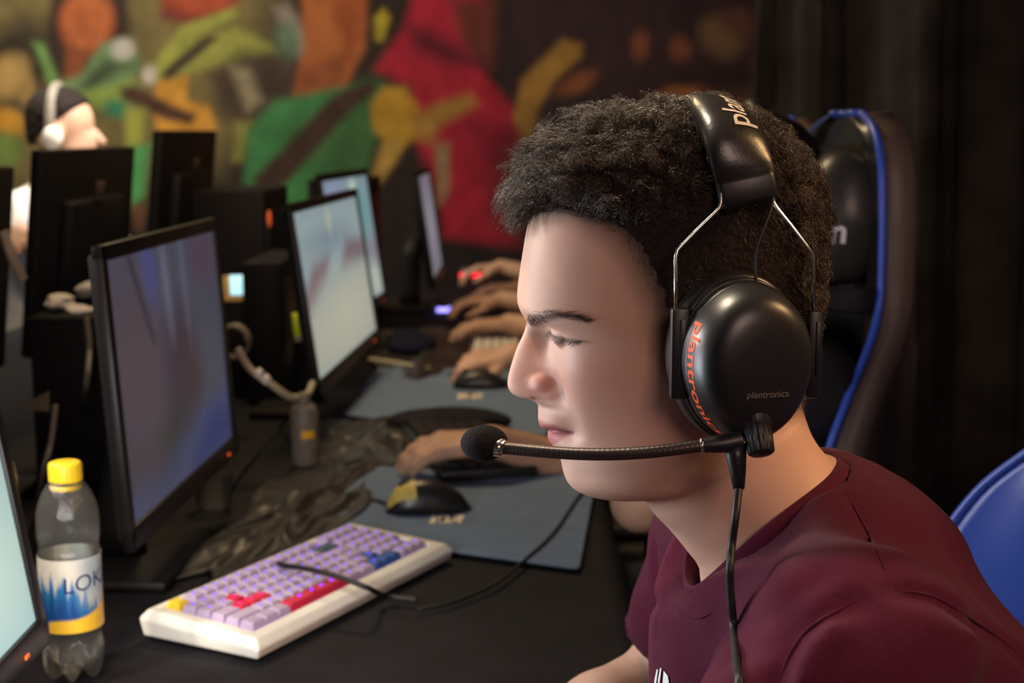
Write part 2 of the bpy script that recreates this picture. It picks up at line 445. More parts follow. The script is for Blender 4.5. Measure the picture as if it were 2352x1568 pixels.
def hand_prims(wrist, fwd, up, side, curl=.5, spread=.02, sc=1.0):
    """palm and five unequal bent fingers; side=+1 puts the thumb towards cross(up, fwd)"""
    f = np.asarray(fwd, float); f /= np.linalg.norm(f); u = np.asarray(up, float); u -= (u @ f) * f; u /= np.linalg.norm(u)
    s = np.cross(u, f) * side; w = np.asarray(wrist, float); pr = []
    L = [.074, .082, .076, .060]
    for i in range(4):
        o = (1.5 - i) * .0195 * sc
        k0 = w + s * o * .55 + f * .012 * sc
        k1 = w + s * o + f * (.088 - .004 * abs(i - 1)) * sc + u * .010 * sc
        pr.append(('c', k0, k1, .0155 * sc, .0120 * sc))
        d = f + s * (1.5 - i) * spread * 6; d /= np.linalg.norm(d)
        p = k1; ang = -.25 * curl
        for j, fr in enumerate((.46, .30, .24)):
            ang += curl * (.55 if j == 0 else .75)
            q = p + (d * math.cos(ang) - u * math.sin(ang)) * L[i] * fr * sc
            pr.append(('c', p, q, (.0094 - .0010 * j) * sc, (.0086 - .0011 * j) * sc)); p = q
    t0 = w + s * .018 * sc + f * .020 * sc - u * .004 * sc
    t1 = w + s * .048 * sc + f * .050 * sc - u * .012 * sc
    t2 = t1 + (f * .85 + s * .25 - u * .25) * .032 * sc; t3 = t2 + (f * .95 - s * .1 - u * .3) * .024 * sc
    pr += [('c', t0, t1, .0150 * sc, .0115 * sc), ('c', t1, t2, .0108 * sc, .0098 * sc), ('c', t2, t3, .0096 * sc, .0080 * sc)]
    return pr
# ================================================================== THE SETTING
TZ = 0.735                                        # table top (cloth surface)
g = G(); g.box((0, 3.0, -.05), (9, 9, .1)); structure(g.obj('floor', M['floor'], smooth=False))
g = G(); g.box((0, 6.36, 1.6), (9, .12, 3.4)); structure(g.obj('wall_back', M['wall'], smooth=False))

# the printed mural banner hanging on the back wall: abstract colour shapes
nx, nz = 300, 130
X, Z = np.meshgrid(np.linspace(-2.75, 1.75, nx), np.linspace(.55, 2.35, nz), indexing='ij')
Vm = np.stack([X, np.full_like(X, 6.22), Z], -1).reshape(-1, 3)
pm = project(Vm)
layers = [
    ([(-400, -400), (760, -400), (700, 120), (560, 360), (-400, 700)], (124, 110, 66), 60),
    ([(700, -300), (1000, -300), (900, 700), (500, 700), (560, 300)], (40, 30, 28), 50),
    ([(1150, -400), (2500, -400), (2500, 800), (1200, 800)], (58, 36, 44), 40),
    ([(1850, -400), (2600, -400), (2600, 150), (2000, 170)], (84, 28, 36), 50),
    ((40, 150, 80, 110, 20), (48, 40, 34), 30),
    ((20, 175, 45, 55, 40), (198, 160, 92), 14), ((60, 205, 22, 30, 0), (190, 150, 90), 10),
    ((20, 280, 40, 28, 30), (230, 160, 50), 10), ((10, 345, 40, 40, 0), (120, 150, 70), 14),
    ([(120, -40), (290, -40), (300, 60), (290, 110), (150, 190), (100, 150)], (44, 30, 30), 14),
    ((200, 50, 62, 72, 0), (204, 104, 58), 14), ([(150, 105), (200, 120), (190, 190), (150, 185)], (150, 74, 46), 10),
    ([(75, 95), (100, 100), (140, 200), (120, 210)], (120, 170, 90), 8),
    ([(140, 190), (190, 170), (235, 100), (290, 90), (325, 150), (300, 190), (210, 215), (150, 205)], (118, 160, 108), 12),
    ([(180, 200), (240, 130), (300, 150), (200, 215)], (66, 84, 60), 14),
    ((282, 112, 26, 24, 0), (222, 214, 210), 10),
    ([(190, 215), (300, 180), (320, 200), (300, 260), (210, 245)], (150, 180, 80), 12),
    ((270, 250, 32, 20, 10), (56, 150, 112), 10),
    ([(380, -60), (560, -60), (540, 20), (440, 60), (370, 40)], (120, 36, 44), 14), ((460, 0, 80, 34, 0), (198, 80, 52), 12),
    ([(330, 170), (420, 60), (540, 15), (545, 40), (460, 80), (380, 190)], (172, 178, 78), 10),
    ([(370, 190), (470, 90), (540, 60), (620, 100), (640, 120), (520, 150), (430, 170)], (168, 172, 78), 12),
    ([(370, 170), (400, 140), (480, 80), (500, 90), (410, 165), (375, 200)], (56, 44, 40), 8),
    ((343, 172, 16, 20, 0), (226, 214, 206), 8),
    ([(560, 120), (700, 130), (700, 260), (600, 290), (500, 260), (480, 170)], (70, 54, 48), 22),
    ([(530, 150), (570, 160), (600, 230), (570, 250)], (178, 164, 130), 16),
    ([(360, 190), (430, 175), (430, 230), (480, 245), (497, 290), (480, 322), (365, 322), (350, 250)], (246, 172, 62), 10),
    ([(275, 200), (310, 195), (350, 220), (450, 265), (440, 285), (380, 275), (280, 228)], (74, 46, 42), 8),
    ([(285, 250), (335, 250), (330, 330), (290, 340)], (182, 186, 78), 12),
    ([(540, 280), (580, 280), (560, 370), (535, 370)], (150, 150, 70), 12),
    ([(290, 340), (345, 330), (330, 450), (300, 480), (270, 460)], (88, 190, 108), 10),
    ([(300, 470), (335, 470), (325, 530), (310, 520)], (120, 76, 52), 10),
    ([(630, 20), (660, 10), (720, 100), (690, 130)], (176, 160, 150), 16), ((660, 90, 26, 40, 0), (96, 128, 100), 16),
    ([(690, -60), (838, -60), (838, 110), (790, 205), (675, 225), (700, 120)], (204, 110, 56), 12),
    ([(690, 150), (800, 120), (790, 200), (678, 222)], (164, 84, 48), 14),
    ([(740, -60), (840, -60), (835, 60), (800, 150), (780, 60)], (180, 84, 44), 16),
    ([(860, 40), (880, 20), (895, 40), (880, 95), (862, 90)], (212, 186, 50), 8),
    ([(570, 300), (630, 232), (760, 205), (870, 190), (910, 250), (900, 420), (800, 520), (650, 545), (600, 470), (560, 420)], (62, 146, 84), 12),
    ([(650, 300), (860, 190), (905, 260), (890, 420), (760, 480)], (60, 116, 66), 40),
    ([(580, 410), (640, 350), (770, 215), (850, 185), (870, 205), (800, 260), (660, 420), (600, 460)], (64, 42, 38), 10),
    ([(600, 450), (660, 440), (650, 545), (610, 520)], (84, 182, 84), 14),
    ([(820, 480), (900, 200), (960, 200), (1020, 560), (860, 620)], (38, 28, 28), 16),
    ([(860, 160), (930, 60), (960, -60), (1150, -60), (1070, 90), (1120, 180), (1190, 260), (1215, 400), (1200, 570), (1020, 545), (1000, 420), (940, 300), (940, 200)], (200, 30, 58), 14),
    ([(940, 60), (980, 70), (1130, 150), (1040, 150), (950, 110)], (96, 18, 40), 20),
    ([(1040, 0), (1140, 0), (1130, 160), (1060, 90)], (120, 50, 44), 18),
    ([(1060, 260), (1190, 300), (1210, 420), (1100, 400)], (150, 18, 46), 40),
    ([(850, 240), (880, 200), (930, 200), (965, 250), (960, 310), (915, 350), (860, 300)], (214, 160, 48), 10),
    ([(880, 320), (930, 320), (910, 370), (870, 425), (855, 410)], (210, 166, 74), 10),
    ([(950, 270), (1000, 240), (1080, 215), (1095, 240), (1010, 290), (990, 330), (955, 320)], (190, 140, 62), 14),
    ([(1000, 330), (1030, 330), (1030, 440), (1010, 470)], (170, 150, 110), 12),
    ([(1180, 270), (1200, 180), (1290, 92), (1335, 100), (1335, 130), (1270, 190), (1235, 260), (1250, 330), (1210, 350)], (196, 142, 62), 10),
    ((1325, 192, 42, 20, -30), (176, 98, 58), 12), ((1470, 105, 18, 28, 0), (170, 92, 62), 14), ((1562, 112, 22, 26, 0), (160, 86, 58), 14),
    ((1660, 85, 52, 46, 30), (146, 106, 74), 18), ((1700, 50, 40, 30, 20), (124, 70, 60), 16),
    ((1790, 130, 60, 62, 0), (112, 42, 44), 22), ((1575, 232, 70, 34, 0), (190, 108, 60), 12), ((1700, 225, 90, 20, -10), (110, 72, 66), 20),
    ((1300, 280, 60, 50, 0), (52, 46, 48), 16), ((1260, 300, 8, 22, 0), (186, 166, 170), 8),
    ((1350, 450, 200, 200, 0), (40, 28, 32), 60),
]
layers = [(a_, tuple(.76 * np.array(b_) + .24 * np.array((88, 76, 64))), c_) for a_, b_, c_ in layers]
cm = paint(pm, layers, (44, 35, 36)) * .85
g = G(); g.grid(Vm, nx, nz, col=cm)
mural = g.obj('mural_banner', M['mural'])
tag(mural, 'wide printed banner of soft colour shapes hung on the back wall', 'banner')

# dark curtain to the right of the mural
n = 240; t = np.linspace(0, 1, n)
cx = .78 + 2.6 * t; cy = 4.55 + .05 * np.sin(t * 24) + .03 * np.sin(t * 53 + 1) - .25 * t
rows = np.linspace(.02, 2.9, 14)
Vc = np.array([[x + .015 * math.sin(z * 3 + i), y + .02 * math.sin(z * 2 + x * 9), z] for z in rows for i, (x, y) in enumerate(zip(cx, cy))])
g = G(); g.grid(Vc, 14, n)
o = g.obj('curtain', M['curtain'])
md = o.modifiers.new('thick', 'SOLIDIFY'); md.thickness = .006
tag(o, 'dark brown folded curtain hanging at the right behind the blue chairs', 'curtain')
g = G(); g.tube([(.6, 4.5, 2.93), (3.5, 4.28, 2.93)], .02, 12); g.tube([(.7, 4.5, 2.93), (.7, 6.32, 2.93)], .012, 8); g.tube([(3.4, 4.3, 2.93), (3.4, 6.32, 2.93)], .012, 8)
o = g.obj('curtain_rail', M['bezel']); tag(o, 'black rail carrying the dark brown curtain', 'rail')

# ------------------------------------------------------------------ tables and their cloths
def make_table():
    r = thing('folding_table', 'long folding table under the black cloth on the players side', 'table', (0, 0, 0))
    g = G(); g.box((0, 0, .715), (.74, 1.76, .026), .004); g.obj('tabletop', M['wall'], r)
    for sx in (-1, 1):
        for sy in (-1, 1):
            g = G(); g.tube([(sx * .14, sy * .66, .703), (sx * .14, sy * .66, .0)], .014, 10); g.obj('leg', M['bezel'], r)
    return r
t0 = make_table()
TABX = -.245
ways = ['nearest the camera', 'in the middle of the row', 'at the far end by the mural']
k = 0
for side, xx in (('players side', TABX), ('opposite side', TABX - .82)):
    for i in range(3):
        o = t0 if k == 0 else copy_tree(t0)
        o.location = (xx, 1.06 + i * 1.80, 0); k += 1
        o['label'] = f'long folding table under the black cloth, {side}, {ways[i]}'
        o['group'] = 'folding tables under black cloth'
def cloth(name, x0, x1, label, m, amp, seed):
    nx, ny = 90, 420
    s = np.linspace(-.30, (x1 - x0) + .30, nx); y = np.linspace(.12, 5.62, ny)
    SS, YY = np.meshgrid(s, y, indexing='ij')
    W = x1 - x0
    over = np.maximum(0, np.maximum(-SS, SS - W))
    XX = np.clip(SS, 0, W) + x0
    r = np.random.default_rng(seed)
    H = np.zeros_like(SS)
    for _ in range(26):
        a = r.uniform(0, PI); f = r.uniform(14, 60); ph = r.uniform(0, 6)
        H += np.abs(np.sin((SS * math.cos(a) + YY * math.sin(a)) * f * .5 + ph + .8 * np.sin(YY * 5 + ph))) ** 6 * r.uniform(.2, 1)
    H = H / 26 * amp
    ZZ = TZ - .002 + H - over
    sx = np.where(SS < 0, -1, 1) * np.minimum(over, .02) * .6
    XX = XX + sx + np.where(over > .02, np.sin(YY * 26 + seed) * .012 * np.minimum(over / .15, 1) * np.sign(sx), 0)
    V = np.stack([XX, YY, ZZ], -1).reshape(-1, 3)
    g = G(); g.grid(V, nx, ny); o = g.obj(name, m)
    return tag(o, label, 'tablecloth')
cloth('tablecloth', TABX - .385, TABX + .385, 'black cloth over the players table carrying the white keyboard', M['cloth'], .006, 3)
cloth('tablecloth', TABX - .82 - .385, TABX - .82 + .385, 'black cloth over the opposite table behind the monitors', M['cloth'], .004, 8)

# crumpled black plastic film lying between monitors and mouse pads
def film(name, c, sx, sy, rot, amp, label, seed):
    r = np.random.default_rng(seed); n = 70
    u, v = np.meshgrid(np.linspace(-1, 1, n), np.linspace(-1, 1, n), indexing='ij')
    H = np.zeros_like(u)
    for _ in range(22):
        a = r.uniform(0, PI); f = r.uniform(1.5, 5); ph = r.uniform(0, 6)
        w = np.sin((u * math.cos(a) + v * math.sin(a)) * f + ph + .9 * np.sin(u * 3 * math.cos(a + 1) + v * 3 + ph))
        H += (1 - np.abs(w)) ** 2 * r.uniform(.3, 1)
    H = (H - H.min()) / (H.max() - H.min())
    rad = np.sqrt(u ** 2 + v ** 2) + .12 * np.sin(np.arctan2(v, u) * 5 + seed)
    e = np.clip(1.15 - rad, 0, 1) ** .5
    sq = 1 - .12 * np.sin(np.arctan2(v, u) * 7 + seed)
    V = np.stack([u * sx * sq, v * sy * sq, .004 + amp * H * e], -1).reshape(-1, 3) @ rz(rot).T + np.array(c)
    g = G(); g.grid(V, n, n); o = g.obj(name, M['film'])
    md = o.modifiers.new('thick', 'SOLIDIFY'); md.thickness = .0008
    return tag(o, label, 'plastic sheet')
film('plastic_sheet', (-.315, 2.05, TZ), .085, .33, -.10, .030, 'crumpled black plastic sheet on the table in front of the nearest full monitor', 4)
film('plastic_sheet', (-.25, 2.56, TZ), .13, .19, .25, .030, 'crumpled black plastic sheet between the two mouse pads', 9)
film('plastic_sheet', (-.20, 3.62, TZ), .14, .42, .05, .028, 'crumpled black plastic sheet farther along the table by the pale keyboard', 12)

# ------------------------------------------------------------------ monitors
def monitor(label, near, far, zb, h, tilt, pic, group='monitors on the players table', two=False, gloss='bezel_gloss'):
    """near/far: (x, y) of the bottom corners of the front face, which looks to +X"""
    near = np.array(near, float); far = np.array(far, float)
    w = np.linalg.norm(far - near); e = (far - near) / w; ex = np.array([e[0], e[1], 0])
    nrm = np.array([e[1], -e[0], 0])                      # front direction
    up = np.array([0, 0, 1]) * math.cos(tilt) - nrm * math.sin(tilt)
    nf = nrm * math.cos(tilt) + np.array([0, 0, 1]) * math.sin(tilt)
    base = (near + far) / 2; B = np.array([base[0], base[1], zb])
    R = np.stack([ex, up, nf], 1)                          # local (along, up, out)
    T = lambda q: B + np.asarray(q) @ R.T
    root = thing('monitor', label, 'monitor', (B - nrm * .09)[:2].tolist() + [TZ], group)
    bz, d = .018, .013
    g = G()                                                # front frame
    g.box(T((0, .014, -d / 2)), (w, .028, d), .003, R); g.box(T((0, h - bz / 2, -d / 2)), (w, bz, d), .003, R)
    for s in (-1, 1): g.box(T((s * (w / 2 - bz / 2), h / 2, -d / 2)), (bz, h, d), .003, R)
    g.obj('bezel', M[gloss], root, sharp=40)
    g = G(); g.box(T((0, h / 2, -d - .002)), (w - .02, h - .02, .014), .005, R)
    g.box(T((0, h * .45, -d - .012)), (w * .55, h * .55, .020), .008, R)
    g.obj('back_cover', M['bezel'], root, sharp=40)
    iw, ih = w - 2 * bz, h - bz - .027
    nu, nv = 64, 44
    U, W_ = np.meshgrid(np.linspace(0, 1, nu), np.linspace(0, 1, nv), indexing='ij')
    L = np.stack([(U - .5) * iw, bz * 0 + .026 + W_ * ih, np.full_like(U, -.0045)], -1).reshape(-1, 3)
    uv = np.stack([U.ravel(), W_.ravel()], 1)
    c = pic(uv)
    g = G(); g.grid(T(L), nu, nv, col=c); g.obj('screen', M['picture'], root)
    foot = B - nrm * .10; top = T((0, h * .40, -.055))
    g = G(); g.tube([top, top - nrm * .02 - np.array([0, 0, .06]), [foot[0], foot[1], TZ + .05], [foot[0], foot[1], TZ + .012]], [.016, .020, .022, .024], 14, flat=1.5)
    g.obj('stand_neck', M['bezel'], root)
    g = G(); g.box((foot[0], foot[1], TZ + .008), (.19, .25, .014), .006, rz(math.atan2(e[1], e[0]) - PI / 2)); g.obj('stand_base', M['bezel'], root, sharp=40)
    g = G(); g.box(T((w * .38, bz * .6, .0005)), (.010, .004, .002), .0008, R); g.obj('power_light', M['orange_led'] if not two else M['bezel'], root)
    return root
def uvpic(layers, base, gain):
    def f(uv):
        q = uv * np.array([1000, 600])
        return paint(q, [(s, c, so) for s, c, so in layers], base) * gain
    return f
# picture space: x 0 (camera side) .. 1000 (far side), y 0 bottom .. 600 top
pale = uvpic([((500, 300, 600, 200, 0), (176, 206, 202), 120), ((800, 120, 200, 90, 0), (186, 210, 200), 60)], (168, 202, 204), .64)
dim = uvpic([([(0, 0), (1000, 0), (1000, 180), (0, 90)], (74, 80, 112), 60), ([(0, 90), (350, 60), (820, 230), (800, 340), (300, 200), (0, 180)], (64, 64, 60), 60),
             ((180, 330, 200, 230, 0), (86, 76, 84), 90), ((560, 300, 170, 140, 0), (66, 56, 66), 70), ((860, 330, 140, 160, 0), (74, 78, 92), 60),
             ((330, 560, 60, 90, 20), (80, 82, 130), 30), ([(160, 600), (190, 600), (330, 380), (310, 370)], (52, 52, 62), 12),
             ((470, 520, 30, 120, 6), (104, 108, 130), 24), ((640, 520, 24, 130, 4), (96, 100, 118), 22), ((850, 540, 120, 60, 0), (86, 70, 86), 40),
             ([(550, 0), (1000, 0), (1000, 110), (800, 130)], (56, 64, 110), 50)], (80, 80, 96), .62)
bright = uvpic([([(0, 0), (1000, 0), (1000, 330), (600, 230), (0, 240)], (168, 172, 158), 60),
                ([(0, 230), (330, 330), (430, 420), (160, 400), (0, 300)], (128, 112, 118), 30), ([(560, 330), (1000, 330), (1000, 420), (700, 450)], (122, 108, 116), 30),
                ((450, 470, 260, 40, 0), (120, 138, 152), 40), ((480, 540, 14, 50, 0), (196, 194, 160), 10), ((560, 180, 380, 120, 0), (180, 182, 166), 90)], (146, 164, 168), .78)
bright2 = uvpic([([(0, 0), (1000, 0), (1000, 160), (0, 300)], (178, 186, 178), 60), ([(0, 300), (1000, 160), (1000, 290), (300, 400)], (136, 132, 142), 50),
                 ((760, 420, 200, 130, 0), (112, 154, 158), 60), ((200, 520, 240, 70, 0), (134, 146, 176), 40), ((640, 545, 70, 40, 0), (190, 214, 196), 30)], (130, 150, 160), .80)
greyp = uvpic([((500, 300, 400, 160, 0), (150, 146, 158), 120)], (128, 124, 136), .7)
MON0 = monitor('nearest monitor with a pale cyan screen, cut by the left edge of the photo', (-.425, .715), (-.433, 1.285), TZ + .09, .345, .16, pale)
MON1 = monitor('monitor with a dim grey-blue game picture behind the water bottle', P(308, 1272, z=TZ + .092)[:2], P(550, 1038, z=TZ + .092)[:2], TZ + .092, .350, .065, dim)
MON2 = monitor('monitor with a pale grey-green and mauve picture, third along the row', P(738, 912, z=TZ + .09)[:2], P(875, 780, z=TZ + .09)[:2], TZ + .09, .352, .14, bright)
MON3 = monitor('monitor with a pale teal picture, half behind the grey-green one', P(800, 668, y=3.35)[:2] + np.array([-.012, 0]), P(890, 640, y=3.93)[:2], TZ + .10, .37, .14, bright2)
MON4 = monitor('farthest monitor, a narrow grey screen before the red part of the mural', P(1000, 640, y=4.3)[:2], P(1022, 600, y=4.86)[:2], TZ + .09, .36, .14, greyp)

# the monitors of the opposite row, seen from behind
def monitor_back(label, y0, y1, x, zb, h, yaw=0.0):
    w = y1 - y0; c = np.array([x, (y0 + y1) / 2, zb])
    R0 = rz(yaw); nrm = R0 @ np.array([-1, 0, 0]); e = R0 @ np.array([0, 1, 0]); tl = .10
    up = np.array([0, 0, 1]) * math.cos(tl) - nrm * math.sin(tl); nf = nrm * math.cos(tl) + np.array([0, 0, 1]) * math.sin(tl)
    R = np.stack([e, up, nf], 1); T = lambda q: c + np.asarray(q) @ R.T
    root = thing('monitor', label, 'monitor', (c[0], c[1], TZ), 'monitors of the opposite row seen from behind')
    g = G(); g.box(T((0, h / 2, -.012)), (w, h, .024), .005, R); g.box(T((0, h * .47, -.030)), (w * .6, h * .55, .034), .012, R)
    g.obj('back_cover', M['bezel'], root, sharp=40)
    g = G(); g.box(T((0, h / 2, .0012)), (w - .03, h - .03, .001), 0, R); g.obj('screen', mat('opposite_screen', (.4, .45, .5), .3, .5, emit=(.55, .62, .7), estr=.8), root, smooth=False)
    g = G(); g.box(T((-w * .05, h * .80, -.0486)), (.052, .030, .002), .0006, R); g.obj('badge', mat('badge_grey', S(92, 74, 70), .5, .5, var=.1, vscale=80), root)
    f = c - nrm * .05
    g = G(); g.tube([T((0, h * .4, -.04)), (f[0], f[1], TZ + .08), (f[0], f[1], TZ + .012)], [.018, .022, .024], 12, flat=1.5); g.obj('stand_neck', M['bezel'], root)
    g = G(); g.box((f[0], f[1], TZ + .008), (.17, .24, .014), .006); g.obj('stand_base', M['bezel'], root, sharp=40)
    return root
monitor_back('black monitor back at the far left edge of the photo', 1.86, 2.40, -.89, TZ + .17, .34)
monitor_back('black monitor back in front of the player in the white tee', 2.54, 3.16, -.89, TZ + .16, .375)
monitor_back('black monitor back beside the green strip of the mural', 3.36, 3.98, -.88, TZ + .17, .40)

# ------------------------------------------------------------------ things on and behind the table
def desktop(label, c, size, lead=None):
    r = thing('desktop_tower', label, 'computer', (c[0], c[1], TZ), 'black computer towers behind the monitors')
    g = G(); g.box((c[0], c[1], TZ + .008 + size[2] / 2), size, .006); g.obj('case', M['bezel'], r, sharp=40)
    g = G(); g.box((c[0] + size[0] / 2 + .001, c[1], TZ + size[2] * .55), (.004, size[1] * .82, size[2] * .7), .0015); g.obj('side_panel', M['black_soft'], r, sharp=40)
    for sx in (-1, 1):
        for sy in (-1, 1):
            g = G(); g.lathe([(.0001, 0), (.012, 0), (.012, .009), (.0001, .009)], 16, (c[0] + sx * size[0] * .36, c[1] + sy * size[1] * .38, TZ)); g.obj('foot', M['black'], r)
    if lead:
        g = G(); g.ball((c[0] + size[0] / 2 + .004, c[1] + lead[0], TZ + lead[1]), (.004, .012, .020), 16); g.obj('indicator_light', M['orange_led'], r)
    return r
desktop('slim black computer tower left of the pale grey-green monitor', (-.515, 3.08), (.08, .34, .29))
desktop('big black computer tower with a small orange light below the green mural shape', (-.665, 3.52), (.17, .36, .42), (-.14, .36))
desktop('black computer tower before the red part of the mural', (-.50, 4.30), (.17, .42, .42))

def cable(name, pts, r, m, label, n=60, cat='cable', group=None):
    g = G(); g.tube(spline(pts, n), r, 10); o = g.obj(name, m); return tag(o, label, cat, group)
z = TZ + .006
cable('cable', [P(545, 800, y=2.30), P(575, 848, y=2.30), P(620, 880, y=2.30), P(668, 912, y=2.34), P(705, 905, y=2.42), P(718, 880, y=2.48)], .0060, M['cable_white'],
      'pale grey cable looping left of the grey can with the yellow mark')
g = G(); g.tube([P(588, 852, y=2.295), P(600, 862, y=2.295)], .0085, 12); g.tube([P(604, 866, y=2.295), P(616, 876, y=2.295)], .0085, 12)
tag(g.obj('cable_plug', M['white_plastic']), 'white plug joint on the pale cable loop', 'plug')
cable('cable', [P(690, 925, y=2.4), P(640, 985, z=z), P(560, 1075, z=z), P(530, 1120, z=z)], .0035, M['cable_black'], 'thin dark cable running down from the grey can to the crumpled sheet')
cable('cable', [P(198, 730, y=2.1), P(205, 800, y=2.08), P(196, 900, y=2.06), P(185, 960, z=z + .04)], .0045, M['grey_plastic'], 'grey cable hanging behind the dim monitor, left strand')
cable('cable', [P(222, 725, y=2.15), P(240, 830, y=2.1), P(262, 980, y=2.06), P(272, 1060, y=2.04)], .0050, M['grey_plastic'], 'grey cable hanging behind the dim monitor, right strand')
cable('cable', [P(128, 930, y=1.9), P(118, 1010, y=1.88), P(98, 1090, y=1.86), P(84, 1180, z=z)], .0040, M['grey_plastic'], 'dark grey cable behind the bottle cap')
cable('cable', [P(8, 530, y=2.0), P(28, 590, y=2.0), P(52, 640, y=2.02)], .0070, M['cable_white'], 'pale cable before the black monitor back at the left edge')
cable('cable', [P(2, 1040, y=1.7), P(22, 1065, y=1.7), P(30, 1090, y=1.7), P(31, 1130, y=1.7), P(24, 1200, z=z)], .0045, M['cable_white'], 'pale cable bending down left of the bottle cap')
cable('mouse_cable', [P(892, 1158, z=TZ + .012), P(860, 1148, z=TZ + .010), P(800, 1150, z=TZ + .010), P(740, 1150, z=TZ + .010), P(690, 1155, z=TZ + .012), P(600, 1190, z=TZ + .02), P(520, 1215, z=TZ + .012)], .0024, M['cable_black'],
      'thin black cable from the mouse with the gold reflection across the pad')
cable('cable', [P(632, 1286, z=TZ + .016), P(650, 1298, z=TZ + .045), P(700, 1305, z=TZ + .052), P(780, 1325, z=TZ + .050), P(850, 1352, z=TZ + .040), P(885, 1368, z=TZ + .012), P(960, 1378, z=TZ + .008)], .0034, M['cable_black'],
      'black cable lying across the middle of the white keyboard')
cable('cable', [P(1345, 1120, z=TZ + .012), P(1322, 1150, z=TZ + .010), P(1270, 1225, z=TZ + .010), P(1200, 1290, z=TZ + .009), P(1130, 1345, z=TZ + .007), P(1030, 1385, z=TZ + .006), P(960, 1400, z=TZ + .006)], .0022, M['cable_black'],
      'thin black cable curving over the corner of the nearer mouse pad')

# mouse pads
def pad(label, corners, z0):
    c = [np.array(p, float) for p in corners]
    ctr = sum(c) / 4; r = thing('mouse_pad', label, 'mouse pad', (ctr[0], ctr[1], z0))
    def outline(shr, rad=.012):
        out = []
        for i in range(4):
            a, b, d = c[i - 1], c[i], c[(i + 1) % 4]
            u = (a - b) / np.linalg.norm(a - b); v = (d - b) / np.linalg.norm(d - b); q = b + (u + v) * shr
            for t in np.linspace(0, 1, 7): out.append(q + u * rad * (1 - t) ** 2 + v * rad * t ** 2)
        return np.array(out)[:, :2]
    for nm, m, za, zb, sh in (('rubber_base', M['pad_edge'], 0, .0022, 0), ('cloth_top', M['pad'], .0022, .0034, .0012)):
        q = outline(sh); n = len(q)
        V = np.concatenate([np.c_[q, np.full(n, z0 + za)], np.c_[q, np.full(n, z0 + zb)]])
        g = G(); g.add(V, [(i, (i + 1) % n, n + (i + 1) % n, n + i) for i in range(n)] + [list(range(n, 2 * n)), list(range(n))[::-1]]); g.obj(nm, m, r, smooth=False)
    return r, ctr
zp = TZ + .004
padA, cA = pad('teal-grey mouse pad beside the white keyboard, a dark mouse on it', [P(690, 1225, z=zp), P(1332, 1312, z=zp), P(1372, 1095, z=zp), P(800, 1072, z=zp)], zp)
padB, cB = pad('farther teal-grey mouse pad under the hand on the mouse', [P(775, 955, z=zp), P(1255, 1003, z=zp), P(1330, 850, z=zp), P(880, 838, z=zp)], zp)
def pad_mark(root, px, py, hpx, wpx, strokes):
    """slanted pale strokes printed on the pad"""
    g = G(); zt = zp + .0037
    for (x0, y0, x1, y1, w) in strokes:
        a = P(px + x0 * wpx, py + y0 * hpx, z=zt); b = P(px + x1 * wpx, py + y1 * hpx, z=zt)
        d = b - a; n = np.array([-d[1], d[0], 0]); n = n / np.linalg.norm(n) * w
        g.add([a - n, b - n, b + n, a + n], [(0, 1, 2, 3)])
    g.obj('printed_logo', mat('pad_logo', S(236, 222, 200), .8, .3, var=.05, vscale=100), root, smooth=False)
pad_mark(padA, 990, 1183, 18, 72, [(.02, 1, .14, 0, .004), (.14, 0, .20, .1, .003), (.30, 0, .44, 1, .0045), (.30, 1, .46, 0, .003), (.56, .9, .66, 0, .004), (.56, .9, .74, .95, .003), (.66, 0, .74, .95, .004), (.82, 1, .98, 0, .0045), (.76, 1, .86, .9, .003)])
pad_mark(padB, 1055, 903, 12, 50, [(.0, 1, .1, 0, .005), (.2, 0, .32, 1, .005), (.4, 1, .5, 0, .005), (.5, 0, .6, 1, .005), (.74, 1, .86, 0, .005), (.88, .9, 1, .1, .005)])

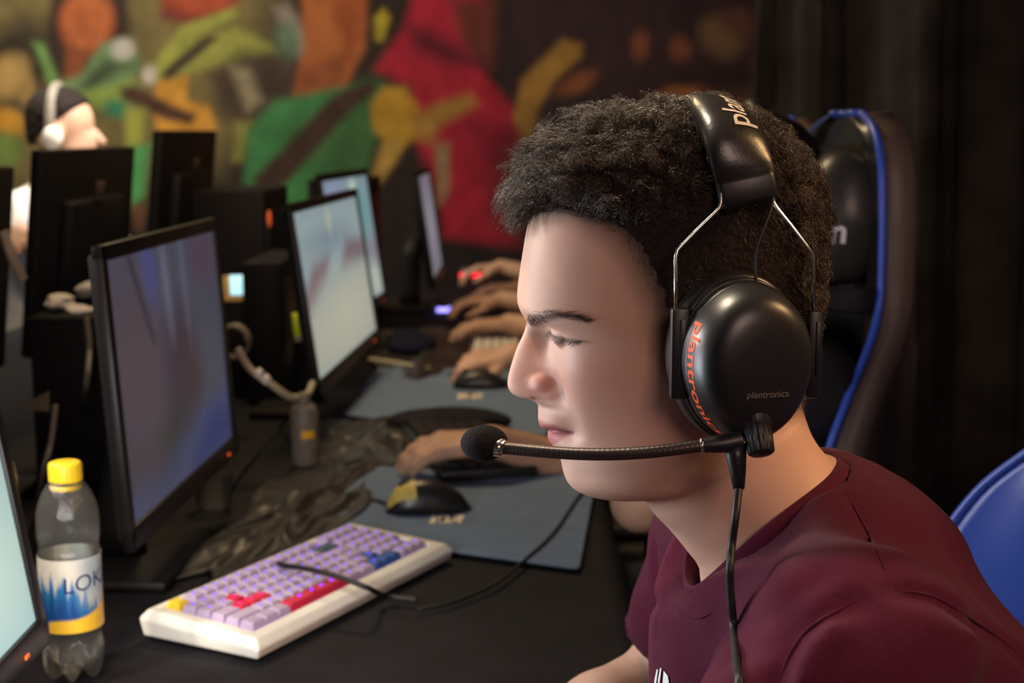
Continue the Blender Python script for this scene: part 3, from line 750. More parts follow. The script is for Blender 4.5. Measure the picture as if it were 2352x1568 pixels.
def mouse(label, c, yaw, L=.125, W=.066, H=.040, body='black_soft', front=None, glow=None):
    r = thing('computer_mouse', label, 'mouse', c)
    n1, n2 = 26, 28; V = []
    for i, t in enumerate(np.linspace(0, 1, n1)):
        x = -L / 2 + L * t; w = W / 2 * (math.sin(PI * min(max(t, .02), .98)) ** .42) * (1 - .10 * math.sin(PI * t) ** 4)
        hh = H * (math.sin(PI * (t * .78 + .16)) ** .9) * (min(1, 8 * t) ** .5) * (min(1, 9 * (1 - t)) ** .5)
        for j in range(n2):
            a = 2 * PI * j / n2; yv = w * math.cos(a); sv = math.sin(a)
            V.append((x, yv * (1.0 if sv < 0 else 1), .0015 + max(0, hh) * (max(0, sv) ** .8)))
    V = np.array(V) @ rz(yaw).T + np.array(c)
    g = G(); g.grid(V, n1, n2, wrap=True); g.add(V[:n2], [list(range(n2))[::-1]]); g.add(V[-n2:], [list(range(n2))]); g.obj('shell', M[body], r)
    g = G(); g.lathe([(.003, -.003), (.011, -.003), (.011, .003), (.003, .003)], 20, np.array(c) + rz(yaw) @ np.array([-L * .27, 0, H * .80]), rz(yaw) @ rx(PI / 2)); g.obj('scroll_wheel', M['black'], r)
    if front:  # warm reflection on the shell, painted as a gold-coloured patch
        nb = 14; Vf = []
        for t in np.linspace(.015, .34, 10):
            x = -L / 2 + L * t; w = W / 2 * (math.sin(PI * min(max(t, .02), .98)) ** .42) * 1.0
            hh = H * (math.sin(PI * (t * .78 + .16)) ** .9) * (min(1, 8 * t) ** .5)
            for a in np.linspace(PI * .14, PI * .86, nb): Vf.append((x, w * math.cos(a) * 1.02, .0025 + hh * (math.sin(a) ** .8) * 1.015))
        Vf = np.array(Vf) @ rz(yaw).T + np.array(c)
        g = G(); g.grid(Vf, 10, nb); o = g.obj('reflection_patch', M[front], r); o['label'] = 'gold reflection painted on the front'
    if glow:
        g = G(); g.box(np.array(c) + rz(yaw) @ np.array([L * .05, 0, .004]), (L * .8, W * 1.0, .012), .002, rz(yaw)); g.obj('light_strip', M[glow], r)
    return r
M['gold'] = mat('gold_reflection', S(200, 176, 92), .4, .5, var=.15, vscale=120)  # colour of the painted reflection on the mouse
mc = P(985, 1172, z=zp + .0034)
mouse('black mouse with a gold reflection painted at its front, on the nearer pad', mc, .16, front='gold', H=.046, L=.128)
mcB = P(1105, 890, z=zp + .0034)
mouse('black mouse under a hand on the farther pad', mcB, .05)
mouse('mouse glowing red at the end of the table', P(1085, 632, z=TZ + .003), -.2, glow='red_led', H=.034)
mouse('small mouse with blue-white lights in the middle distance', P(1003, 712, z=TZ + .003), -.1, glow='blue_led', L=.09, W=.05, H=.03)
# ================================================================== WHITE KEYBOARD (compact layout, one mesh per key)
K0 = P(590, 1476, z=TZ + .022); K1 = P(1034, 1252, z=TZ + .022)
ke = (K1 - K0)[:2]; KL = np.linalg.norm(ke); ke = ke / KL; kn = np.array([-ke[1], ke[0]])
kyaw = math.atan2(ke[1], ke[0]); KD = .160
kb = thing('keyboard', 'white mechanical keyboard with violet-lit keys and red space bar', 'keyboard', (K0[0], K0[1], TZ + .003))
KR = rz(kyaw)
def KW(q): return np.array([K0[0], K0[1], TZ + .003]) + np.asarray(q, float) @ KR.T
tl = .055                                        # slope of the deck, rising away from the player
KT = rx(tl)
g = G()
prof = [(0, 0, 0), (KL, 0, 0), (KL, KD, 0), (0, KD, 0)]
V = []
for (x, y, _) in prof: V.append((x, y, .0))
for (x, y, _) in [(-.003, -.004, 0), (KL + .003, -.004, 0), (KL + .003, KD + .004, 0), (-.003, KD + .004, 0)]: V.append((x, y, .012 + (y * tl if y > 0 else 0)))
for (x, y, _) in [(.004, .004, 0), (KL - .004, .004, 0), (KL - .004, KD - .004, 0), (.004, KD - .004, 0)]: V.append((x, y, .022 + y * tl))
m_ = .020
for (x, y) in [(m_, m_ * 1.0), (KL - m_, m_), (KL - m_, KD - .012), (m_, KD - .012)]: V.append((x, y, .022 + y * tl))
for (x, y) in [(m_, m_), (KL - m_, m_), (KL - m_, KD - .012), (m_, KD - .012)]: V.append((x, y, .016 + y * tl))
Fk = [(3, 2, 1, 0)]
for a in (0, 4, 8, 12):
    for i in range(4): Fk.append((a + i, a + (i + 1) % 4, a + 4 + (i + 1) % 4, a + 4 + i))
g.add(np.array([KW(v) for v in V]), Fk)
o = g.obj('case', M['white_plastic'], kb, smooth=False)
bv = o.modifiers.new('bevel', 'BEVEL'); bv.width = .0025; bv.segments = 3
g = G(); g.box(KW((KL / 2, (m_ + KD - .012) / 2, .0155 + KD / 2 * tl)), (KL - 2 * m_ - .001, KD - m_ - .013, .001), 0, KR @ KT); o = g.obj('switch_plate', M['glow_plate'], kb, smooth=False)
o['label'] = 'violet backlit switch plate'
U_ = (KL - 2 * m_ - .006) / 19.35; VU = (KD - m_ - .012 - .004) / 6.15
meshes = {}
def keycap(w, capm, glow):
    key = (round(w, 2), capm, glow)
    if key in meshes: return meshes[key]
    gw, gd, hgt = w * U_ - .0012, VU - .0012, .0105
    V = []; n = 0
    lv = [(0, 0, 0), (.0003, .0003, .003), (.0016, .0014, .0085), (.0022, .0020, .0102), (.0034, .0032, hgt)]
    for (ix, iy, zz) in lv:
        for (sx, sy) in ((-1, -1), (1, -1), (1, 1), (-1, 1)): V.append((sx * (gw / 2 - ix), sy * (gd / 2 - iy), zz))
    Fc = []
    for a in range(len(lv) - 1):
        for i in range(4): Fc.append((a * 4 + i, a * 4 + (i + 1) % 4, a * 4 + 4 + (i + 1) % 4, a * 4 + 4 + i))
    t = 4 * (len(lv) - 1); Fc.append((t, t + 1, t + 2, t + 3)); mi = [0] * len(Fc)
    if glow:
        xs = [0] if w < 4 else [-.25 * gw, -.05 * gw, .12 * gw, .30 * gw]
        for cx in xs:
            k = len(V); ww = .0021 if w < 4 else .0045
            V += [(cx + ww * math.cos(a), .0016 + .0015 * math.sin(a), hgt + .0003) for a in np.linspace(0, 2 * PI, 8, endpoint=False)]
            Fc.append(list(range(k, k + 8))); mi.append(1)
    me = bpy.data.meshes.new('key'); me.from_pydata(V, [], Fc)
    me.materials.append(M[capm]); me.materials.append(M[glow] if glow else M[capm]); me.polygons.foreach_set('material_index', mi); me.update()
    meshes[key] = me; return me
rot = Matrix(np.array(KR @ KT).tolist()).to_euler()
def key(u, row, w, capm='key_white', glow='key_glow', lab=None):
    me = keycap(w, capm, glow)
    o = bpy.data.objects.new('key', me); COL.objects.link(o); attach(o, kb)
    y = m_ + .003 + (row + .5) * VU + (.15 * VU if row == 5 else 0)
    o.location = KW((m_ + .003 + (u + w / 2) * U_, y, .0175 + y * tl)); o.rotation_euler = rot
    if lab: o['label'] = lab
R5 = [(0, 1, 'key_yellow')] + [(1.5 + i + (.25 if i > 3 else 0) + (.25 if i > 7 else 0), 1, None) for i in range(12)] + [(15.2 + i, 1, None) for i in range(4)]
for u, w, c in R5: key(u, 5, w, c or 'key_white', None if c else 'key_glow', 'yellow escape key' if c else None)
for i in range(13): key(i, 4, 1)
key(13, 4, 2, 'key_teal', None, 'dark teal backspace key')
key(0, 3, 1.5)
for i in range(13): key(1.5 + i, 3, 1 if i < 12 else 1.5, 'key_red' if i == 1 else 'key_white', 'key_glow_red' if i == 1 else 'key_glow', 'red letter key' if i == 1 else None)
key(0, 2, 1.75, 'key_white', None)
for i in range(11): key(1.75 + i, 2, 1, 'key_red' if i < 3 else 'key_white', 'key_glow_red' if i < 3 else 'key_glow', 'red letter key' if i < 3 else None)
key(12.75, 2, 2.25, 'key_white', 'key_glow')
key(0, 1, 2.25, 'key_white', None)
for i in range(10): key(2.25 + i, 1, 1)
key(12.25, 1, 1.75); key(14.1, 1, 1, 'key_blue', 'key_glow', 'blue arrow key')
for i in range(3): key(i * 1.25, 0, 1.25, 'key_white', None)
key(3.75, 0, 6.25, 'key_red', 'key_glow', 'red space bar'); key(10, 0, 1.5); key(11.5, 0, 1.5)
for i in range(3): key(13.1 + i, 0, 1, 'key_blue', None if i else 'key_glow', 'blue arrow key')
for rr in (4, 3, 2, 1):
    for i in range(4):
        if rr == 1 and i == 3: continue
        key(15.3 + i, rr, 1)
key(16.3, 0, 1); key(17.3, 0, 1); key(18.3, 0, 1)

# ================================================================== WATER BOTTLE
bt = P(172, 1551, z=TZ + .004)
bot = thing('water_bottle', 'clear plastic water bottle with yellow cap and blue label', 'bottle', bt)
Hs = np.linalg.norm(P(152, 1068, y=bt[1]) - bt)           # height seen in the photo
Rb = .0312
def petal(r, z, a):
    if z < .030:
        k = 1 - z / .030; lob = .5 + .5 * math.cos(5 * a + .6)
        return r * (1 - .20 * k * (1 - lob)), z + .014 * k ** 1.2 * (1 - lob) * min(1, r / .02)
    return r, z
prof = [(.001, .010), (.010, .007), (.019, .001), (.026, .002), (.0315, .010), (.0335, .022), (.0330, .034), (.0312, .044), (.0318, .052), (.0335, .062), (.0335, .130), (.0322, .142),
        (.0335, .152), (.0338, .170), (.0330, .180), (.0300, .190), (.0255, .200), (.0200, .208), (.0150, .214), (.0128, .218), (.0128, .225)]
sc = (Hs - .012) / .215
prof = [(r * .932, z * sc) for r, z in spline(prof, 70)]
g = G(); g.lathe(prof, 80, bt, mod=petal); g.obj('body', M['clear'], bot)
zc = prof[-1][1]
g = G(); g.lathe([(.0130, -.020), (.0163, -.020), (.0166, -.018), (.0166, -.004), (.0158, -.001), (.0135, .0), (.001, .0)], 60, bt + np.array([0, 0, zc + .006]),
                 mod=lambda r, z, a: (r + (.0004 * math.cos(40 * a) if r > .0160 else 0), z)); o = g.obj('cap', M['yellow'], bot); o['label'] = 'yellow screw cap'
g = G(); g.lathe([(.0155, 0), (.0160, .001), (.0160, .004), (.0155, .005)], 40, bt + np.array([0, 0, zc - .022])); g.obj('cap_ring', M['yellow'], bot)
zl0, zl1 = P(157, 1432, y=bt[1])[2] - bt[2], P(157, 1268, y=bt[1])[2] - bt[2]
na, nz_ = 120, 44
A, Zz = np.meshgrid(np.linspace(0, 2 * PI, na), np.linspace(zl0, zl1, nz_), indexing='ij')
rl = Rb + .0006
Vl = np.stack([bt[0] + rl * np.sin(A), bt[1] - rl * np.cos(A), bt[2] + Zz], -1).reshape(-1, 3)
face = math.atan2(-bt[0], bt[1]); ang = ((A - face + PI) % (2 * PI) - PI).ravel(); hh = ((Zz - zl0) / (zl1 - zl0)).ravel()
q = np.stack([ang * 100, hh * 100], 1)
peaks = 66 + 9 * np.sin(ang * 17) + 6 * np.sin(ang * 29 + 1) - 34 * np.clip((ang + .1) / 1.0, 0, 1)
cl = paint(q, [], (196, 190, 178))
k = np.clip((peaks - q[:, 1]) / 14 + .5, 0, 1)[:, None]
cl = cl * (1 - k) + np.array(S(36, 104, 156)) * k
k2 = np.clip((peaks - 22 - q[:, 1]) / 26 + .5, 0, 1)[:, None] * np.clip((.6 - ang) / .5, 0, 1)[:, None]
cl = cl * (1 - k2) + np.array(S(22, 66, 128)) * k2
k3 = np.clip((ang - .1) / .5, 0, 1)[:, None] * np.clip((hh - .25) / .3, 0, 1)[:, None] * np.clip((1.2 - hh) / .3, 0, 1)[:, None] * .8
cl = cl * (1 - k3) + np.array(S(150, 166, 176)) * k3
lem = 12 + 16 * np.clip((ang + .2) / 1.4, -1, 1) ** 2 * np.sign(ang + .2) + 6
ky = np.clip((lem - q[:, 1]) / 3 + .5, 0, 1)[:, None] * np.clip((ang + .85) / .12, 0, 1)[:, None]
cl = cl * (1 - ky) + np.array(S(232, 184, 52)) * ky
g = G(); g.grid(Vl, na, nz_, col=cl); o = g.obj('label_sleeve', M['label'], bot); o['label'] = 'white, blue and yellow paper label'
tv, tf = text2d('LOKA', .0235, 0, 1.0)
a0 = -.20 + face; zt = P(150, 1342, y=bt[1])[2] - bt[2]
aa = a0 + tv[:, 0] / rl
Vt = np.stack([bt[0] + (rl + .0004) * np.sin(aa), bt[1] - (rl + .0004) * np.cos(aa), bt[2] + zt + tv[:, 1] + .10 * tv[:, 0]], 1)
g = G(); g.add(Vt, tf); g.obj('lettering', M['navy_ink'], bot, smooth=False)

# ================================================================== SMALL THINGS
g = G(); g.tube([P(382, 1273, z=TZ + .006), P(430, 1262, z=TZ + .006)], .0042, 8, flat=.4); tag(g.obj('wooden_stick', M['tan']), 'short tan stick lying below the dim monitor', 'stick')
# clear tumbler
ctr = P(492, 1165, z=TZ + .003)
r_ = thing('plastic_cup', 'small clear ribbed cup in front of the dim monitor', 'cup', ctr)
g = G(); g.lathe([(.001, .002), (.024, .002), (.026, .006), (.031, .055), (.0315, .056), (.0295, .055), (.0245, .006), (.001, .004)], 60, ctr, mod=lambda r, z, a: (r * (1 + .018 * math.cos(14 * a)), z)); g.obj('body', M['clear'], r_)
g = G(); g.lathe([(.0308, .054), (.0322, .055), (.0322, .058), (.0305, .058), (.0302, .056)], 50, ctr); g.obj('rim', M['clear'], r_)
# phone
pc = P(550, 662, y=3.02)
r_ = thing('phone', 'lit pale cyan phone propped behind the dim monitor', 'phone', (pc[0], pc[1], pc[2] - .034))
Rp = rz(.25) @ rx(-.5)
g = G(); g.box(pc, (.068, .008, .060), .003, Rp); g.obj('case', M['tan'], r_, sharp=40)
g = G(); g.box(pc + Rp @ np.array([.006, -.0046, .006]), (.052, .0012, .046), .0004, Rp); g.obj('screen', M['cyan_screen'], r_, sharp=40)
ped = thing('carton', 'small dark carton carrying the lit phone', 'box', (pc[0], pc[1] + .01, TZ + .003))
g = G(); g.box((pc[0], pc[1] + .02, (TZ + .004 + pc[2] - .031) / 2), (.10, .08, pc[2] - .034 - TZ - .004), .003); g.obj('body', M['bezel'], ped, sharp=40)
g = G(); g.box((pc[0], pc[1] + .02, pc[2] - .0315), (.101, .081, .004), .001); g.obj('lid', M['black_soft'], ped, sharp=40)
# coiled light cable under the phone
g = G(); th = np.linspace(0, 5 * PI, 90); cc = P(535, 775, y=2.62)
g.tube(np.stack([cc[0] + .026 * np.cos(th), cc[1] + .010 * th / 5, cc[2] - .01 + .030 * np.sin(th)], 1), .004, 8)
tag(g.obj('coiled_cable', M['grey_plastic']), 'grey coil of cable hanging below the lit phone', 'cable')
# marker and small grey bottle
pm_ = P(682, 775, y=2.36)
r_ = thing('marker_pen', 'upright lime marker pen behind the third lit monitor', 'pen', pm_ - np.array([0, 0, .02]))
g = G(); g.tube([P(676, 718, y=2.36), P(683, 770, y=2.36)], [.0045, .0065], 14); g.obj('barrel', M['lime'], r_)
g = G(); g.tube([P(683, 770, y=2.36), P(685, 784, y=2.36)], [.0065, .007], 14); g.obj('cap', M['grey_plastic'], r_)
cb = P(698, 905, y=2.37); cb[2] = TZ + .004
r_ = thing('spray_can', 'small grey can with a yellow mark at the end of the pale cable loop', 'can', cb)
g = G(); g.lathe([(.001, 0), (.021, 0), (.023, .003), (.023, .092), (.018, .102), (.011, .106), (.001, .106)], 36, cb); g.obj('body', M['grey_plastic'], r_)
g = G(); g.lathe([(.011, .105), (.011, .120), (.009, .123), (.001, .123)], 24, cb); g.obj('nozzle', M['grey_plastic'], r_)
g = G(); n = 12; a_ = np.linspace(-.1, .9, n); V = []
for zz in (.048, .062):
    V += [(cb[0] + .0234 * math.sin(t), cb[1] - .0234 * math.cos(t), cb[2] + zz) for t in a_]
g.grid(np.array(V), 2, n); g.obj('mark', mat('yellow_mark', S(240, 184, 40), .5, .4, var=.05, vscale=60), r_)
# crumpled white paper behind the left monitors
def crumple(c, rad, seed, label):
    r = np.random.default_rng(seed); g = G(); g.ball((0, 0, 0), (1, 1, 1), 40); V = g.v[0].copy()
    d = np.ones(len(V))
    for _ in range(24):
        a = r.normal(size=3); a /= np.linalg.norm(a); d -= .20 * np.maximum(0, V @ a - r.uniform(.35, .8)) * 2.2
    V = V * d[:, None] * np.array(rad) + np.array(c); V[:, 2] = np.maximum(V[:, 2], c[2] - rad[2] * .8)
    g.v[0] = V; o = g.obj('crumpled_paper', M['paper'], smooth=False); return tag(o, label, 'paper', 'crumpled white papers behind the monitors')
for (px, py, yy, rad, sd, lb) in ((148, 692, 2.32, (.044, .060, .018), 3, 'crumpled white paper, leftmost of the three behind the dim monitor'),
                              (205, 660, 2.42, (.040, .040, .022), 6, 'crumpled white paper, topmost of the three behind the dim monitor'),
                              (200, 714, 2.22, (.040, .040, .014), 8, 'crumpled white paper, lowest of the three behind the dim monitor')):
    c = P(px, py, y=yy); crumple(c, rad, sd, lb)
bx = thing('storage_box', 'low black box carrying the crumpled papers behind the dim monitor', 'box', (-.70, 2.32, TZ + .003))
zb_ = P(196, 722, y=2.24)[2] - .004
g = G(); g.box((-.69, 2.33, (TZ + .004 + zb_) / 2), (.16, .17, zb_ - TZ - .004), .004); g.obj('body', M['bezel'], bx, sharp=40)
g = G(); g.box((-.69, 2.33, zb_ - .006), (.166, .176, .008), .002); g.obj('lid', M['black_soft'], bx, sharp=40)
# grey folded card at far left
a, b, c, d = P(38, 938, y=2.05), P(112, 945, y=1.95), P(112, 898, y=1.97), P(80, 918, y=2.03)
g = G(); V = np.array([a, b, c, d]); off = np.array([.0, .0012, .0]); g.add(np.concatenate([V, V + off]), [(0, 1, 2, 3), (7, 6, 5, 4), (0, 4, 5, 1), (1, 5, 6, 2), (2, 6, 7, 3), (3, 7, 4, 0)])
tag(g.obj('folded_card', mat('grey_card', S(150, 140, 112), .85, .2, var=.1, vscale=60), smooth=False), 'grey folded card leaning left of the dim monitor', 'card')
# opposite keyboard, dark with dotted keys
def dark_keyboard(label, c, yaw, L=.42, D=.14, cap='black_soft', case='black', keys=(15, 5), z=None):
    r = thing('keyboard', label, 'keyboard', c); R = rz(yaw)
    g = G(); g.box(np.array(c) + np.array([0, 0, .011]), (D, L, .020), .005, R); g.obj('case', M[case], r, sharp=40)
    for i in range(keys[0]):
        for j in range(keys[1]):
            g = G(); q = np.array([(j + .5) / keys[1] * (D - .02) - (D - .02) / 2, (i + .5) / keys[0] * (L - .03) - (L - .03) / 2, .026])
            g.box(np.array(c) + R @ q, ((D - .02) / keys[1] - .003, (L - .03) / keys[0] - .003, .009), .0015, R, seg=1); g.obj('key', M[cap], r, smooth=False)
    return r
dark_keyboard('black keyboard under the left hand reaching in behind the microphone', (-.085, 2.44, TZ + .004), .25, L=.40, D=.16)
dark_keyboard('pale grey keyboard under the bare hands in the middle distance', (-.04, 3.52, TZ + .004), .0, L=.40, D=.135, cap='white_plastic', case='grey_plastic')
dark_keyboard('dark keyboard of the opposite row behind the bottle cap', (-.98, 2.30, TZ + .004), .0, L=.42, D=.14, keys=(15, 5))
cable('cable', [P(850, 826, z=TZ + .01), P(870, 829, z=TZ + .012), P(920, 836, z=TZ + .010), P(985, 848, z=TZ + .010)], .0062, M['cable_white'], 'pale cable leading to the pale keyboard in the middle distance')
o_ = P(945, 815, z=TZ + .003)
V, Fq = solid([('e', (o_[0], o_[1] + .02, TZ + .026), (.062, .085, .026)), ('e', (o_[0] - .02, o_[1] + .07, TZ + .030), (.05, .05, .03))], .006, .02, post=lambda p, d: np.maximum(d + .002 * np.sin(p[..., 1] * 90 + p[..., 0] * 60), (TZ + .004) - p[..., 2]))
tag(raw_obj('cloth_pouch', V, Fq, [M['navy_cloth']]), 'dark navy pouch beside the pale keyboard', 'pouch')
o_ = P(955, 945, z=TZ + .05)
r_ = thing('wrist_rest_bag', 'dark padded bag with a red mark above the black keyboard', 'bag', (o_[0], o_[1] + .02, TZ + .003))
V, Fq = solid([('e', (o_[0] + .04, o_[1] + .04, TZ + .024), (.10, .05, .024)), ('e', (o_[0] + .10, o_[1] + .05, TZ + .022), (.08, .04, .022))], .006, .02, post=lambda p, d: np.maximum(d, (TZ + .004) - p[..., 2]))
raw_obj('body', V, Fq, [M['dark_cloth']], r_)
bvh_ = BVHTree.FromPolygons([tuple(v) for v in V], Fq.tolist())
o2 = P(965, 930, y=o_[1] - .2); dr = Vector(ray(965, 932)).normalized(); hit = bvh_.ray_cast(cam.location, dr)
if hit[0] is not None:
    g = G(); g.ball(hit[0] - dr * .0005, (.008, .004, .005), 14); g.obj('red_mark', mat('red_mark', S(170, 40, 60), .6, .3, var=.1, vscale=90), r_)
# ================================================================== THE PLAYER IN THE MAROON TEE
YM = 1.0                                          # sagittal plane of the head
hero = thing('person', 'person in a maroon tee in profile, wearing the black headset', 'person', (.36, YM, 0))
# front pixel, back pixel (both on the sagittal plane), half width, front exponent, true front pixel of the nose ridge, its half width
HK = [
 (1600,258,1604,258,.002,2.0),(1555,260,1645,262,.022,2.0),(1495,270,1705,284,.042,2.0),(1418,296,1768,322,.058,2.1),
 (1345,336,1814,377,.067,2.15),(1290,380,1844,437,.073,2.2),(1250,430,1863,502,.0765,2.25),(1226,478,1869,560,.0785,2.3),
 (1211,522,1869,615,.079,2.35),(1203,565,1864,665,.0785,2.4),(1195,616,1858,710,.078,2.4),(1189,660,1850,750,.077,2.4),
 (1189,688,1847,775,.076,2.4),(1196,710,1844,790,.075,2.4,1196,710,.022),(1209,735,1842,805,.0740,2.35,1209,735,.0145),
 (1214,750,1841,815,.0735,2.3,1208,747,.011),(1218,775,1840,824,.0732,2.25,1201,769,.0125),(1222,800,1840,832,.073,2.2,1188,797,.0135),
 (1225,824,1840,838,.0725,2.2,1177,829,.0145),(1227,848,1840,844,.072,2.15,1170,853,.0152),(1228,868,1840,850,.071,2.1,1166,872,.0160),
 (1229,884,1839,856,.070,2.1,1167,889,.0175),(1230,897,1839,861,.069,2.1,1177,903,.018),(1231,908,1839,865,.068,2.05,1195,912,.0190),
 (1232,917,1838,869,.067,2.05,1214,917,.0215),(1234,926,1838,873,.066,2.05,1234,926,.0245),(1236,941,1838,877,.065,2.05),
 (1236,956,1838,881,.0645,2.05),(1237,968,1838,885,.064,2.05),(1243,980,1838,888,.0635,2.05),(1256,988,1838,891,.0632,2.05),
 (1256,1001,1838,895,.063,2.05),(1258,1014,1838,899,.0628,2.05),(1268,1027,1838,903,.0625,2.05),(1279,1042,1838,907,.062,2.05),
 (1288,1060,1838,912,.0615,2.05),(1293,1080,1838,917,.061,2.05),(1300,1099,1838,922,.0605,2.05),(1314,1116,1838,927,.060,2.05),
 (1336,1128,1839,932,.0595,2.05),(1368,1136,1840,937,.059,2.05),(1405,1139,1842,942,.0585,2.05),(1440,1138,1844,948,.058,2.05),
 (1466,1139,1846,955,.0575,2.1),(1483,1150,1849,963,.0575,2.15),(1503,1178,1854,978,.058,2.15),(1532,1207,1862,996,.0585,2.15),
 (1556,1235,1874,1016,.059,2.15),(1578,1263,1890,1036,.060,2.1),(1600,1292,1908,1056,.063,2.1),(1622,1345,1935,1085,.072,2.1),(1650,1420,1985,1130,.090,2.1)]
K = np.array([[*(k[:6]), *(k[6:] if len(k) > 6 else (k[0], k[1], .014))] for k in HK], float)
for k in K:                                       # lips and chin modelled on a smooth base, like the nose
    if 926 < k[1] < 1082 and k[0] > 1233 and k[0] < 1295:
        t = (k[1] - 926) / 154
        k[6], k[7], k[8] = k[0], k[1], .0265
        k[0] = 1234 + 59 * t ** 1.7 + 6 * math.sin(PI * t) * t
        k[8] = .0265 if t < .75 else .0265 - .012 * (t - .75) / .25
Kf = spline(K, (len(K) - 1) * 4 + 1)
nr = len(Kf); nc = 128
uu = np.linspace(-1, 1, nc, endpoint=False)
phi = PI * np.sign(uu) * np.abs(uu) ** 1.45
Fp = np.array([P(a, b, y=YM) for a, b in Kf[:, 0:2]]); Bp = np.array([P(a, b, y=YM) for a, b in Kf[:, 2:4]]); Tp = np.array([P(a, b, y=YM) for a, b in Kf[:, 6:8]])
c, s = np.cos(phi), np.sin(phi)
n_f = Kf[:, 5][:, None]
def smooth(a, b, x): t_ = np.clip((x - a) / (b - a), 0, 1); return t_ * t_ * (3 - 2 * t_)
back_ = 40 * smooth(690, 780, Kf[:, 1]) * (1 - smooth(985, 1090, Kf[:, 1])) * (Kf[:, 0] < 1330)   # the flatter face plane behind the ridge of nose and mouth
Fp = np.array([P(a + o_, b, y=YM) for (a, b), o_ in zip(Kf[:, 0:2], back_)])
cc = np.where(c >= 0, np.abs(c)[None, :] ** (2 / n_f), -np.abs(c)[None, :] ** (2 / 2.2))
ss = np.sign(s)[None, :] * np.where(c >= 0, np.abs(s)[None, :] ** (2 / n_f), np.abs(s)[None, :] ** (2 / 2.2))
mid = (Fp + Bp) / 2
HV = mid[:, None, :] + cc[..., None] * ((Fp - Bp) / 2)[:, None, :]
lat = ss * Kf[:, 4][:, None]
HV[..., 1] += lat
front = np.clip(cc, 0, 1)
noseD = (Tp - Fp)[:, None, :]; sg = Kf[:, 8][:, None]
fall = np.exp(-(np.abs(lat) / sg) ** 2.3) * (front > 0)
HV = HV + noseD * fall[..., None]
# even out the cheeks between the rows that carry the mouth and nose
ker = np.exp(-.5 * (np.arange(-18, 19) / 7.0) ** 2); ker /= ker.sum()
pad_ = np.concatenate([np.repeat(HV[:1], 18, 0), HV, np.repeat(HV[-1:], 18, 0)])
HS = sum(k_ * pad_[i_:i_ + nr] for i_, k_ in enumerate(ker))
wr_ = smooth(790, 880, Kf[:, 1]) * (1 - smooth(1060, 1120, Kf[:, 1])) * (Kf[:, 0] < 1340)
ws_ = (np.clip((np.abs(lat) - .021) / .012, 0, 1) * wr_[:, None])[..., None]
HV = HV * (1 - ws_) + HS * ws_
HV = HV.reshape(-1, 3)
def mirror(p): return np.array([p[0], 2 * YM - p[1], p[2]])
def bump_at(c, r, vec, p=2.0):
    global HV
    for cen, v in ((np.array(c), np.array(vec)), (mirror(c), np.array([vec[0], -vec[1], vec[2]]))):
        d = np.sqrt((((HV - cen) / np.array(r)) ** 2).sum(1)); HV = HV + np.exp(-d ** p)[:, None] * v
def near(px, py, l):                              # point of the near half at lateral distance l
    return P(px, py, y=YM - l)
bump_at(near(1290, 882, .020), (.005, .010, .012), (.0034, .0030, 0))             # crease behind it
bump_at(near(1262, 762, .032), (.017, .0165, .0125), (.0065, .001, -.001))          # eye socket
bump_at(near(1240, 772, .016), (.008, .008, .014), (.004, .002, 0))
bump_at(near(1250, 722, .030), (.020, .022, .008), (-.0035, -.001, 0))            # brow ridge
bump_at(near(1340, 850, .046), (.030, .026, .024), (-.004, -.004, 0))             # cheekbone
bump_at(near(1420, 950, .055), (.034, .02, .030), (0, .003, 0))
bump_at(near(1265, 1040, .012), (.010, .030, .008), (.0015, 0, 0))                # under the lower lip
bump_at(near(1307, 990, .026), (.010, .008, .008), (.0035, .002, 0))              # mouth corner
bump_at(near(1480, 1110, .05), (.040, .02, .014), (0, -.002, -.003))
pj = project(np.where((HV[:, 1] > YM)[:, None], np.stack([HV[:, 0], 2 * YM - HV[:, 1], HV[:, 2]], 1), HV))
al = np.abs(HV[:, 1] - YM)
# wings of the nose
for sgn in (-1, 1):
    E = near(1262, 878, .0112); E = E if sgn < 0 else mirror(E); re = .0116
    d = (HV - E) / np.array([1.22, 1.0, .90]); L = np.linalg.norm(d, axis=1)
    push = np.clip((re * 1.12 - L) / (re * .30), 0, 1) * (d[:, 0] < .009)
    tgt = E + d / (L[:, None] + 1e-9) * re * np.array([1.22, 1.0, .90])
    HV = HV * (1 - push[:, None]) + tgt * push[:, None]
    N_ = near(1229, 913, .0065); N_ = N_ if sgn < 0 else mirror(N_)
    dn = np.linalg.norm((HV - N_) / np.array([.0065, .0035, .004]), axis=1)
    HV[:, 2] += np.exp(-dn ** 2) * .0035
# eyelids over the eyeball
for sgn in (-1, 1):
    E = near(1309, 764, .0325); E = E if sgn < 0 else mirror(E); re = .0128
    d = HV - E; L = np.linalg.norm(d, axis=1)
    m = L < re * 1.25
    push = np.clip((re * 1.10 - L) / (re * .22), 0, 1)
    tgt = E + d / (L[:, None] + 1e-9) * re
    ok = m & (d[:, 0] < .004)
    HV[ok] = HV[ok] * (1 - push[ok, None]) + tgt[ok] * push[ok, None]
    # lid crease above
    ring = np.exp(-((L - re * 1.12) / .0016) ** 2) * np.exp(-((d[:, 2] - .0085) / .004) ** 2) * (d[:, 0] < .004)
    HV[:, 0] += ring * .0016
